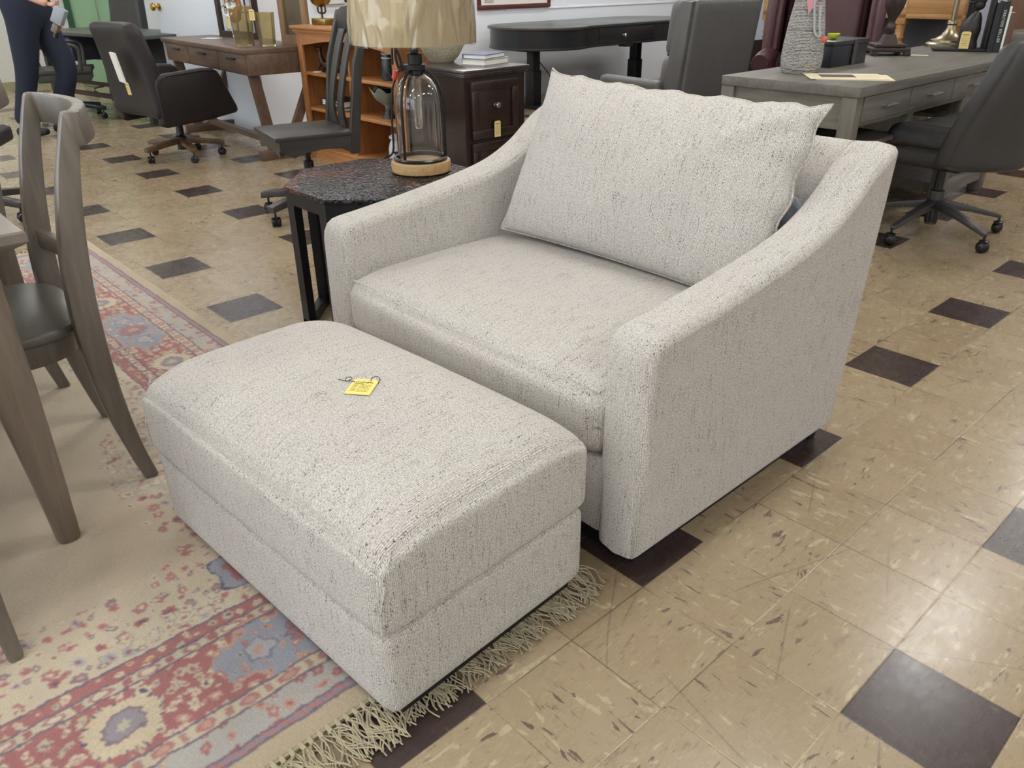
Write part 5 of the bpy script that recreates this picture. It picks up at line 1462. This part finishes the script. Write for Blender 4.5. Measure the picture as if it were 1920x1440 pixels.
b = NB(); lathe(b, [(0, 0), (.084, 0), (.092, .01), (.098, .06), (.094, .13), (.084, .22), (.068, .32), (.052, .42), (.042, .50), (.048, .54), (.04, .54), (.034, .50)], 44, cap=False); obj('body', b, M_ETCH, TV)
dr = Vector((.62, -.78, 0)).normalized(); sd_ = Vector((.78, .62, 0)).normalized()
b = NB(); c0 = dr * .098 + sd_ * .005
tube(b, bez([c0 + Vector((0, 0, .36)), c0 + Vector((0, 0, .30)), c0 + sd_ * .01 + Vector((0, 0, .24)), c0 + sd_ * .02 + Vector((0, 0, .185)), c0 + sd_ * .045 + Vector((0, 0, .17)), c0 + sd_ * .035 + Vector((0, 0, .22)), c0 + sd_ * .028 + Vector((0, 0, .30))], 5), .0052, 7)
obj('hang_cord', b, flat('grey_cord', (176, 178, 178), .5), TV)
b = NB(); pad(b, .030, .022, .026, .01, n=4, mat=TR(*(c0 + sd_ * .068 + Vector((0, 0, .155))))); obj('cord_end', b, flat('orange_red_plastic', (212, 92, 74), .5), TV)
b = NB(); pl = [(-.024, .0), (0, -.055), (.022, .01), (.012, .075), (-.012, .085)]
prism(b, pl, -.001, .001, 'y', mat=TR(*(c0 + sd_ * -.012 + Vector((0, 0, .315))), rz=math.atan2(sd_.y, sd_.x), ry=R_(10))); obj('pink_tag', b, flat('pink_card', (214, 150, 158), .6), TV, smooth=False)
# black keepsake box with green dish
KB = thing('keepsake_box', 'black rectangular lidded box on the grey desk behind the textured vase', 'box', (-1.87, 3.20, .7605), R_(90))
M_NB = flat('dark_navy_box', (28, 30, 38), .35)
# local x along world y
b = NB(); box(b, -.19, .19, -.13, .13, 0, .102, .003); obj('body', b, M_NB, KB)
b = NB(); box(b, -.195, .195, -.135, .135, .103, .123, .003); obj('lid', b, flat('dark_grey_lid', (44, 42, 42), .3), KB)
b = NB(); box(b, .02, .055, -.1385, -.1345, .0, .123); obj('ribbon_band', b, flat('brown_band', (70, 62, 56), .5), KB, smooth=False)
LD = thing('green_dish', 'tiny bright lime green dish standing on the black box', 'dish', (-1.83, 3.17, .884))
b = NB(); lathe(b, [(r_ * .85, z_ * .8) for r_, z_ in [(0, 0), (.012, 0), (.024, .008), (.034, .024), (.037, .034), (.030, .028), (.02, .014), (0, .01)]], 28); obj('bowl', b, flat('lime_glaze', (206, 222, 60), .35), LD)
# brochures
M_CARD = flat('cream_card', (226, 216, 184), .6)
for k, (x, y, rz, lab) in enumerate(((-1.47, 2.70, 34, 'lower cream brochure on the near corner of the grey desk'), (-1.50, 2.69, 38, 'upper cream brochure with maroon block on the grey desk corner'))):
    c = thing('brochure', lab, 'brochure', (x, y, .7604 + .0028 * k), R_(rz), 'brochures on the grey desk')
    b = NB(); box(b, -.17, .17, -.11, .11, 0, .0022); obj('sheet', b, M_CARD, c, smooth=False)
    b = NB(); box(b, -.11, .045, -.045, .065, .0022, .0025); obj('maroon_block', b, flat('maroon_print', (70, 32, 30), .5), c, smooth=False)
    b = NB(); 
    for j in range(4): box(b, .06, .15, -.06 + .03 * j, -.056 + .03 * j, .0022, .0025)
    obj('small_print', b, flat('faint_print', (176, 164, 130), .6), c, smooth=False)
b = NB(); box(b, -.05, .05, -.02, .02, 0, .002, mat=TR(rz=.5)); o = obj('paper_slip', b, M_CARD, loc=(-1.70, 3.98, .7604)); tag(o, 'little cream paper slip on the grey desk beside the carved lamp foot', 'paper')
# carved dark lamp
CL = thing('carved_lamp', 'dark carved lamp with square footed base on the grey desk', 'lamp', (-1.865, 3.915, .7605), R_(40))
M_CB = flat('carved_brown_resin', (52, 38, 34), .4, var=.25, nscale=30, bump=.3)
b = NB(); box(b, -.105, .105, -.105, .105, .018, .042, .006); box(b, -.085, .085, -.085, .085, .042, .062, .006)
for x in (-.09, .09):
    for y in (-.09, .09): box(b, x - .018, x + .018, y - .018, y + .018, 0, .02, .004)
bar(b, [((0, 0, .06), (.045, 0, 0), (0, .045, 0)), ((0, 0, .11), (.028, 0, 0), (0, .028, 0))]); obj('base', b, M_CB, CL, smooth=False)
b = NB(); tb = bmesh.new(); prL = [(r_ * .8, z_) for r_, z_ in [(.022, .11), (.028, .13), (.036, .145), (.026, .16), (.022, .18), (.034, .20), (.060, .25), (.068, .29), (.058, .36), (.036, .44), (.024, .52), (.020, .62), (0, .62)]]
rings = []; sg = 36
for r_, z in prL: rings.append([tb.verts.new((max(r_, .001) * (1 + (.09 * math.cos(9 * a) if .2 < z < .5 else 0)) * math.cos(a), max(r_, .001) * (1 + (.09 * math.cos(9 * a) if .2 < z < .5 else 0)) * math.sin(a), z)) for a in [2 * PI * i / sg for i in range(sg)]])
for a_, c_ in zip(rings[:-1], rings[1:]):
    for i in range(sg): tb.faces.new((a_[i], a_[(i + 1) % sg], c_[(i + 1) % sg], c_[i]))
tb.faces.new(rings[-1]); bmesh.ops.recalc_face_normals(tb, faces=tb.faces[:]); merge(b, tb); obj('stem', b, M_CB, CL, sharp=60)
b = NB(); lathe(b, [(.16, .66), (.11, .86), (.107, .86), (.157, .66)], 32, cap=False); obj('lamp_shade', b, M_SHADE, CL)
b = NB(); tube(b, bez([(.02, .04, .60), (.06, .11, .56), (.075, .135, .44), (.07, .13, .36), (.09, .15, .30)], 5), .005, 6); tube(b, [(.09, .15, .30), (.092, .152, .27)], .012, 8); obj('power_cord', b, M_BLKPL, CL)
b = NB(); tube(b, [(.093, .153, .275), (.096, .156, .245)], .011, 8); obj('plug', b, M_PAPER, CL)
b = NB(); pad(b, .03, .012, .06, .005, n=4, mat=TR(.055, .12, .50, rz=.6, ry=.3)); obj('pink_sticker', b, flat('pink_card', (214, 150, 158), .6), CL)
# brass lamp
BL = thing('brass_lamp', 'antique brass column lamp with round stepped foot at the far end of the grey desk', 'lamp', (-1.82, 4.70, .7605))
M_AB = flat('satin_antique_brass', (158, 148, 122), .34, 1.0)
b = NB(); lathe(b, [(r_ * 1.28, z_ * 1.2) for r_, z_ in [(0, 0), (.105, 0), (.105, .014), (.095, .022), (.085, .024), (.084, .034), (.066, .040), (.040, .056), (.024, .085), (.020, .105), (.026, .112), (.024, .125), (.016, .130), (0, .130)]], 44); obj('foot', b, M_AB, BL)
b = NB(); lathe(b, [(0, .13), (.0155, .13), (.0155, .58), (0, .58)], 20); obj('column', b, M_AB, BL)
b = NB(); lathe(b, [(.17, .60), (.12, .82), (.117, .82), (.167, .60)], 36, cap=False); obj('lamp_shade', b, M_SHADE, BL)
# golfer bookend with standing books
BE = thing('bookend', 'black bookend with a small capped golfer bust and pale tag on the grey desk', 'bookend', (-1.60, 4.47, .7605), R_(25)); BE.scale = (1.3, 1.3, 1.3)
b = NB(); box(b, -.16, .06, -.06, .06, 0, .012, .003); box(b, .045, .06, -.055, .055, .012, .235, .003); obj('stand', b, M_BLACK, BE)
b = NB(); 
tube(b, bez([(-.02, 0, .012), (-.02, 0, .05), (-.015, 0, .10), (-.005, 0, .145), (0, 0, .165)], 4), [.045, .046, .044, .042, .041, .041, .042, .043, .042, .038, .034, .030, .026, .022, .018, .015, .014][:17], 14)
pad(b, .046, .044, .052, .022, n=7, c=(-.002, 0, .198)); pad(b, .052, .048, .024, .012, n=5, c=(-.002, 0, .216)); pad(b, .030, .036, .008, .004, n=4, c=(-.032, 0, .206), mat=None)
pad(b, .010, .010, .014, .005, n=3, c=(-.027, 0, .192))
obj('golfer_bust', b, flat('weathered_bronze', (52, 48, 48), .5, .4, var=.2), BE, sharp=60)
price_tag(BE, TR(-.035, -.062, .013, rz=R_(0)), .040, .073)
sp = [('black', (30, 32, 38), .030, .268, 'thick black book standing against the golfer bookend'), ('darkgreen', (22, 32, 28), .034, .275, 'dark green book with white spine lettering in the standing row'), ('white', (214, 222, 218), .012, .248, 'thin white book standing in the row on the grey desk'), ('brown', (96, 66, 52), .032, .215, 'brown cloth book at the right end of the standing row')]
BEr = R_(25); d = Vector((math.cos(BEr), math.sin(BEr), 0)); pos = Vector((-1.60, 4.47, .7605)) + d * .080
for nm, c_, th, hh, lab in sp:
    pos += d * (th / 2)
    k = thing('standing_book', lab, 'book', tuple(pos), BEr, 'books standing on the grey desk')
    cv = flat('cover_' + nm, c_, .45)
    b = NB(); dd_ = .085; box(b, -th / 2, -th / 2 + .002, -dd_, dd_, 0, hh); box(b, th / 2 - .002, th / 2, -dd_, dd_, 0, hh); box(b, -th / 2, th / 2, -dd_ - .002, -dd_, 0, hh); obj('cover', b, cv, k, smooth=False)
    b = NB(); box(b, -th / 2 + .002, th / 2 - .002, -dd_, dd_ - .003, .002, hh - .003); obj('pages', b, flat('book_pages_226', (226, 220, 206), .8), k, smooth=False)
    if nm == 'darkgreen': letters(k, 'BETTER GOLFERS', .020, TR(0, -dd_ - .0024, hh * .52, rx=R_(90), ry=0) @ Matrix.Rotation(R_(90), 4, 'Z'), M_WT, 1.15)
    pos += d * (th / 2 + .002)

# ------------------------------------------------------------------ black leather swivel chair
KC = thing('leather_desk_chair', 'black leather swivel chair on grey metal star base, tucked at the grey desk', 'chair', (-1.13, 3.14, 0), R_(-98))
M_KL = leather('black_leather', (52, 51, 52), .22, .35); M_KLB = leather('charcoal_back_leather', (58, 57, 57), .48, .08)
M_GM = flat('grey_cast_metal', (92, 92, 92), .42, .7)
star_base(KC, M_GM, .345, z0=.085, z1=.155, a0=R_(64 + 98 - 90), hub=.032, w0=.026, w1=.013, wooden=False, style='ball', seat_z=.40, colmat=M_BLKPL)
b = NB(); lathe(b, [(.028, .05), (.030, .10), (.034, .17), (.034, .22), (.02, .225)], 20); obj('hub', b, M_GM, KC)
b = NB()
def ks(p, q):
    p.z += .05 * abs(q.x) ** 3 * (1 if q.z > 0 else .6) + .008 * math.sin(p.x * 52) * max(0, q.z) * (1 - abs(q.x))
    if q.y < -.5: p.z -= .03 * (-q.y - .5)
    return p
pad(b, .50, .42, .11, .050, .045, 18, c=(0, .01, .462), side=.01, fn=ks); obj('seat', b, M_KL, KC, sharp=60)
b = NB()
def kb(p, q):
    z = p.z
    p.y += .03 * (z + .28) - .13 * q.x ** 2 * (1 - .5 * q.z) + .015 * math.sin(z * 9)
    p.x *= 1 + .05 * math.cos(z * 5) - .12 * max(0, q.z) ** 2
    return p
pad(b, .56, .10, .56, .045, .0, 16, c=(0, .325, .655), side=.006, fn=kb); obj('backrest', b, M_KLB, KC, sharp=60)
b = NB(); pad(b, .48, .40, .11, .05, .0, 12, c=(0, .02, .412), fn=lambda p, q: Vector((p.x, p.y, p.z + .05 * max(0, q.y) ** 2))); obj('seat_shell', b, M_KLB, KC, sharp=60)
b = NB(); box(b, -.08, .08, -.12, .12, .33, .37, .01); pad(b, .09, .05, .06, .02, n=4, c=(-.12, -.06, .335)); obj('tilt_mechanism', b, M_BLKPL, KC)

# ------------------------------------------------------------------ pine sideboard by the back wall
PN = thing('pine_sideboard', 'tall honey pine sideboard on turned legs with dark back panel, beyond the grey desk', 'sideboard', (-3.95, 8.2, 0), R_(2))
M_PI = wood('honey_pine', (150, 108, 62), (190, 146, 94), .4, 'x', .7, .05, .2)
b = NB(); box(b, -1.25, 1.05, -.27, .27, 1.02, 1.05, .004); obj('top', b, M_PI, PN)
b = NB(); box(b, -1.2, 1.0, -.24, -.215, .80, 1.02, .002); box(b, -1.2, 1.0, -.245, -.21, .755, .80, .004); obj('apron', b, M_PI, PN)
b = NB(); box(b, -.20, .30, -.252, -.238, .84, 1.0, .003); f = obj('drawer', b, M_PI, PN)
b = NB(); lathe(b, [(.012, 0), (.01, .012), (.02, .02), (.02, .03), (0, .034)], 16, mat=TR(.10, -.252, .90, rx=R_(90))); obj('knob', b, M_BLACK, f)
for x in (-1.15, .38, .93):
    b = NB(); box(b, x - .055, x + .055, -.245, -.14, .70, 1.02, .003)
    lathe(b, [(.018, 0), (.045, .02), (.035, .05), (.05, .30), (.056, .45), (.040, .50), (.052, .52), (.040, .54), (.052, .57), (.044, .60), (.05, .70)], 24, c=(x, -.19, 0)); obj('turned_leg', b, M_PI, PN)
b = NB(); box(b, -1.22, .98, .20, .22, .04, 1.0); obj('back_panel', b, flat('slate_panel', (78, 80, 86), .6), PN, smooth=False)
b = NB(); box(b, -1.2, .96, -.20, .2, .05, .10); obj('bottom_shelf', b, flat('slate_panel', (78, 80, 86), .6), PN, smooth=False)

# ------------------------------------------------------------------ far right console with sculpture
RC = thing('console_table', 'grey topped console table at the far right edge behind the standing books', 'table', (-1.44, 5.95, 0))
b = NB(); box(b, -.40, .9, -.38, .38, .735, .80, .003); obj('top', b, M_WG, RC)
b = NB(); box(b, -.36, .86, -.34, .34, .60, .735, .002); obj('apron', b, M_ESP, RC)
for x in (-.32, .82):
    for y in (-.3, .3):
        b = NB(); box(b, x - .04, x + .04, y - .04, y + .04, 0, .62); obj('leg', b, M_ESP, RC, smooth=False)
SCU = thing('kneeling_sculpture', 'dark sculpture with a brass coloured ball at the far right edge', 'sculpture', (-1.62, 5.95, .8005), R_(20))
b = NB(); pad(b, .32, .20, .14, .06, 0, 10, c=(.06, 0, .07)); tube(b, bez([(.05, 0, .10), (.08, 0, .20), (.15, 0, .30)], 5), .06, 12); pad(b, .12, .12, .14, .055, 0, 8, c=(.18, 0, .36)); tube(b, bez([(.10, -.05, .26), (.0, -.10, .20), (-.07, -.06, .19)], 5), .028, 10)
obj('figure', b, flat('black_patina', (40, 38, 40), .45, .3), SCU, sharp=60)
b = NB(); lathe(b, [(.045 * math.sin(i * PI / 12), -.045 * math.cos(i * PI / 12)) for i in range(13)], 20, c=(-.02, -.08, .255)); tube(b, [(-.02, -.08, .21), (-.16, -.10, .17)], .016, 8); obj('brass_ball', b, M_AB, SCU)
BB = thing('brown_hutch', 'brown wooden hutch standing on the wall side at the far right edge', 'hutch', (-1.80, 7.4, 0))
b = NB(); box(b, -.52, 1.1, -.25, .25, .0, 1.5, .004); obj('carcass', b, wood('walnut_hutch', (84, 58, 44), (112, 80, 60), .45, 'z', 1), BB)
b = NB(); box(b, -.50, .28, -.262, -.25, .05, 1.45, .003); box(b, .30, 1.08, -.262, -.25, .05, 1.45, .003); obj('doors', b, wood('walnut_hutch', (84, 58, 44), (112, 80, 60), .45, 'z', 1), BB)

# ------------------------------------------------------------------ far left: dark desk, swivel chairs
FD = thing('dark_desk', 'dark olive topped desk in front of the green door, papers stacked under it', 'desk', (-8.42, 1.72, 0), R_(10))
M_OL = flat('dark_olive_top', (74, 78, 72), .4); M_OLB = flat('black_olive_frame', (40, 42, 42), .5)
b = NB(); box(b, -.95, .95, -.36, .36, .715, .745, .003); obj('desk_top', b, M_OL, FD)
b = NB(); box(b, -.80, -.35, -.30, .30, .48, .70, .003); obj('hanging_box', b, flat('slate_blue_box', (62, 64, 80), .6), FD)
b = NB(); box(b, -.9, .9, .30, .33, .35, .715); obj('modesty_panel', b, M_OLB, FD, smooth=False)
for x in (-.9, .9):
    for y in (-.3, .3):
        b = NB(); box(b, x - .03, x + .03, y - .03, y + .03, 0, .716); obj('leg', b, M_OLB, FD, smooth=False)
b = NB(); box(b, -.9, .9, -.32, -.29, .17, .21); box(b, -.9, .9, -.32, -.29, .28, .31); obj('rails', b, flat('dark_red_rail', (62, 42, 40), .5), FD, smooth=False)
HC = thing('high_back_chair', 'tall black high-back office chair beyond the dark olive desk', 'chair', (-9.85, 2.12, 0), R_(20))
b = NB(); pad(b, .52, .12, .78, .05, 0, 10, c=(0, .24, .86), fn=lambda p, q: Vector((p.x * (1 - .10 * q.z), p.y + .1 * (p.z + .39), p.z))); obj('backrest', b, M_KLB, HC, sharp=60)
b = NB(); pad(b, .50, .50, .12, .05, .02, 8, c=(0, -.02, .46)); obj('seat', b, M_KLB, HC, sharp=60)
star_base(HC, M_BLKPL, .30, a0=.3, seat_z=.42, w0=.024, w1=.016)
for s in (-1, 1):
    b = NB(); tube(b, bez([(s * .25, .2, .62), (s * .29, 0, .66), (s * .29, -.16, .64), (s * .26, -.16, .48)], 5), .018, 8); obj('armrest', b, M_BLKPL, HC)
TC = thing('task_chair', 'dark slatted wooden swivel chair behind the walking person, pale tag hanging', 'chair', (-8.36, 1.16, 0), R_(160))
M_TC = flat('dark_stained_wood', (54, 50, 48), .5)
star_base(TC, M_BLKPL, .28, a0=.5, seat_z=.38, w0=.022, w1=.016, wooden=True)
b = NB(); box(b, -.24, .24, -.24, .24, .42, .46, .008); box(b, -.22, .22, -.22, .22, .35, .42, .004); obj('seat', b, flat('olive_wood_seat', (60, 58, 50), .5), TC)
for s in (-1, 1):
    b = NB(); bar(b, [((s * .21, .22, .40), (.02, 0, 0), (0, .018, 0)), ((s * .22, .30, .86), (.02, 0, 0), (0, .018, 0))]); obj('back_post', b, M_TC, TC, smooth=False)
    b = NB(); tube(b, bez([(s * .23, .24, .64), (s * .27, .05, .66), (s * .27, -.16, .65), (s * .24, -.16, .46)], 5), .017, 8); obj('armrest', b, flat('grey_pewter_arm', (66, 66, 64), .4), TC)
b = NB(); bar(b, [((-.22, .298, .82), (0, .012, 0), (0, 0, .04)), ((.22, .298, .82), (0, .012, 0), (0, 0, .04))]); bar(b, [((-.21, .245, .54), (0, .012, 0), (0, 0, .025)), ((.21, .245, .54), (0, .012, 0), (0, 0, .025))]); obj('back_rails', b, M_TC, TC, smooth=False)
for x in (-.1, 0, .1):
    b = NB(); bar(b, [((x, .245, .54), (.022, 0, 0), (0, .007, 0)), ((x, .298, .80), (.022, 0, 0), (0, .007, 0))]); obj('slat', b, M_TC, TC, smooth=False)
price_tag(TC, TR(.10, .26, .14, rz=R_(180)), .06, .12)

# ------------------------------------------------------------------ walking person
PE = thing('person', 'person in dark navy trousers walking past the far desks, grey device in hand', 'person', (-7.53, .78, 0), R_(45))
# local +x = walking direction (to the right in the picture), z up
def skin(name, verts, edges, radii, mat, parent, root=0, sub=2):
    me = bpy.data.meshes.new(name); me.from_pydata([Vector(v) for v in verts], edges, [])
    o = bpy.data.objects.new(name, me); COL.objects.link(o)
    o.modifiers.new('skin', 'SKIN'); sv = me.skin_vertices[0].data
    for i, r_ in enumerate(radii): sv[i].radius = (r_, r_) if not isinstance(r_, tuple) else r_
    sv[root].use_root = True
    md = o.modifiers.new('sub', 'SUBSURF'); md.levels = sub; md.render_levels = sub
    dg = bpy.context.evaluated_depsgraph_get(); dg.update()
    m2 = bpy.data.meshes.new_from_object(o.evaluated_get(dg)); m2.name = name
    bpy.data.objects.remove(o); m2.shade_smooth(); m2.materials.clear(); m2.materials.append(mat)
    o = bpy.data.objects.new(name, m2); COL.objects.link(o); o.parent = parent
    return o
M_SK = flat('skin', (206, 156, 136), .5, nscale=20); M_NAVY = flat('navy_trousers', (26, 34, 52), .85, var=.15, nscale=12, bump=.3); M_SHIRT = flat('dark_blue_shirt', (34, 44, 72), .8, var=.1)
V = [(0, 0, .98), (0, 0, 1.18), (.01, 0, 1.38), (.02, 0, 1.50), (.035, 0, 1.60), (.045, 0, 1.70), (.04, 0, 1.77),
     (0, .10, .93), (.14, .10, .52), (-.03, .11, .10), (.12, .11, .035),
     (0, -.10, .93), (-.08, -.10, .52), (-.24, -.10, .12), (-.10, -.10, .04),
     (.01, .19, 1.42), (-.06, .25, 1.16), (.05, .25, .94), (.01, -.19, 1.42), (.02, -.27, 1.17), (.24, -.25, 1.06), (.33, -.25, 1.03), (.08, .25, .87)]
E_ = [(0, 1), (1, 2), (2, 3), (3, 4), (4, 5), (5, 6), (0, 7), (7, 8), (8, 9), (9, 10), (0, 11), (11, 12), (12, 13), (13, 14), (2, 15), (15, 16), (16, 17), (2, 18), (18, 19), (19, 20), (20, 21), (17, 22)]
Rr = [.10, .10, .13, .06, .075, .095, .06, .085, .06, .045, .035, .085, .06, .045, .035, .055, .042, .03, .055, .042, .03, .032, .032]
skin('body', V, E_, Rr, M_SK, PE)
# five fingers and thumb on each hand
for s, hp_, hd in ((-1, Vector((.345, -.25, 1.025)), Vector((.95, .05, -.25))), (1, Vector((.085, .25, .855)), Vector((.25, 0, -.95)))):
    b = NB(); hd = hd.normalized(); sd2 = Vector((0, 1, 0)); dn = hd.cross(sd2).normalized()
    for k in range(4):
        o_ = sd2 * (k - 1.5) * .019; L1 = (.036, .040, .038, .030)[k]
        p0 = hp_ + o_; p1 = p0 + hd * L1; p2 = p1 + (hd * .6 - dn * s * .8).normalized() * L1 * .75; p3 = p2 + (hd * .1 - dn * s).normalized() * L1 * .55
        tube(b, [p0, p1, p2, p3], [.0095, .009, .008, .0065], 8)
    p0 = hp_ - hd * .03 + sd2 * .03; tube(b, [p0, p0 + hd * .03 + sd2 * .02, p0 + hd * .055 + sd2 * .012 - dn * s * .02], [.011, .010, .008], 8)
    obj('hand', b, M_SK, PE, sharp=70)
# face
b = NB(); pad(b, .028, .022, .045, .01, n=4, c=(.14, 0, 1.665)); 
for s in (-1, 1): pad(b, .02, .015, .05, .007, n=3, c=(.045, s * .095, 1.67))
obj('nose_and_ears', b, M_SK, PE, sharp=60)
for s in (-1, 1):
    b = NB(); lathe(b, [(.012 * math.sin(i * PI / 8), -.012 * math.cos(i * PI / 8)) for i in range(9)], 12, c=(.128, s * .034, 1.70)); obj('eye', b, M_PAPER, PE)
b = NB(); tube(b, bez([(.122, -.025, 1.615), (.134, 0, 1.612), (.122, .025, 1.615)], 4), .005, 6); obj('mouth', b, flat('lips', (170, 100, 94), .5), PE)
b = NB(); pad(b, .24, .215, .19, .09, n=10, c=(.015, 0, 1.745)); obj('hair', b, flat('brown_hair', (70, 56, 46), .7, bump=.4), PE)
skin('trousers', [(0, 0, .985), (0, 0, 1.14), (0, .10, .92), (.07, .10, .74), (.15, .10, .52), (.05, .105, .30), (-.03, .11, .075), (0, -.10, .92), (-.04, -.10, .72), (-.08, -.10, .52), (-.16, -.10, .30), (-.24, -.10, .085)],
     [(0, 1), (0, 2), (2, 3), (3, 4), (4, 5), (5, 6), (0, 7), (7, 8), (8, 9), (9, 10), (10, 11)], [(.18, .19), (.17, .18), .135, .115, .092, .084, .082, .135, .115, .090, .080, .078], M_NAVY, PE)
skin('shirt', [(0, 0, 1.02), (.0, 0, 1.22), (.01, 0, 1.38), (.02, 0, 1.47), (.01, .19, 1.42), (-.035, .23, 1.25), (.01, -.19, 1.42), (.02, -.24, 1.26)], [(0, 1), (1, 2), (2, 3), (2, 4), (4, 5), (2, 6), (6, 7)], [(.19, .20), .185, .185, .085, .08, .068, .08, .068], M_SHIRT, PE)
for x, y in ((.03, .11), (-.17, -.10)):
    b = NB(); pad(b, .27, .095, .075, .032, n=7, c=(x, y, .040), fn=lambda p, q: Vector((p.x, p.y * (1 - .15 * q.x ** 2), p.z * (1 - .3 * max(0, q.x))))); obj('shoe', b, M_BLACK, PE, sharp=60)
DV = thing('handheld_device', 'light grey handheld scanner with black tip held in the walking person\'s hand', 'device')
DV.parent = None; DV.location = PE.location + Matrix.Rotation(R_(45), 3, 'Z') @ Vector((.40, -.262, .94)); DV.rotation_euler = (0, R_(32), R_(45))
b = NB(); box(b, -.045, .045, -.03, .03, -.06, .07, .01); obj('body', b, flat('pale_grey_plastic', (150, 158, 166), .4), DV)
b = NB(); box(b, -.02, .03, -.032, .032, -.13, -.06, .012); obj('grip', b, flat('tan_grip', (120, 106, 92), .5), DV)
b = NB(); tube(b, [(.015, 0, -.12), (.02, 0, -.165)], .02, 10); obj('tip', b, M_BLKPL, DV)
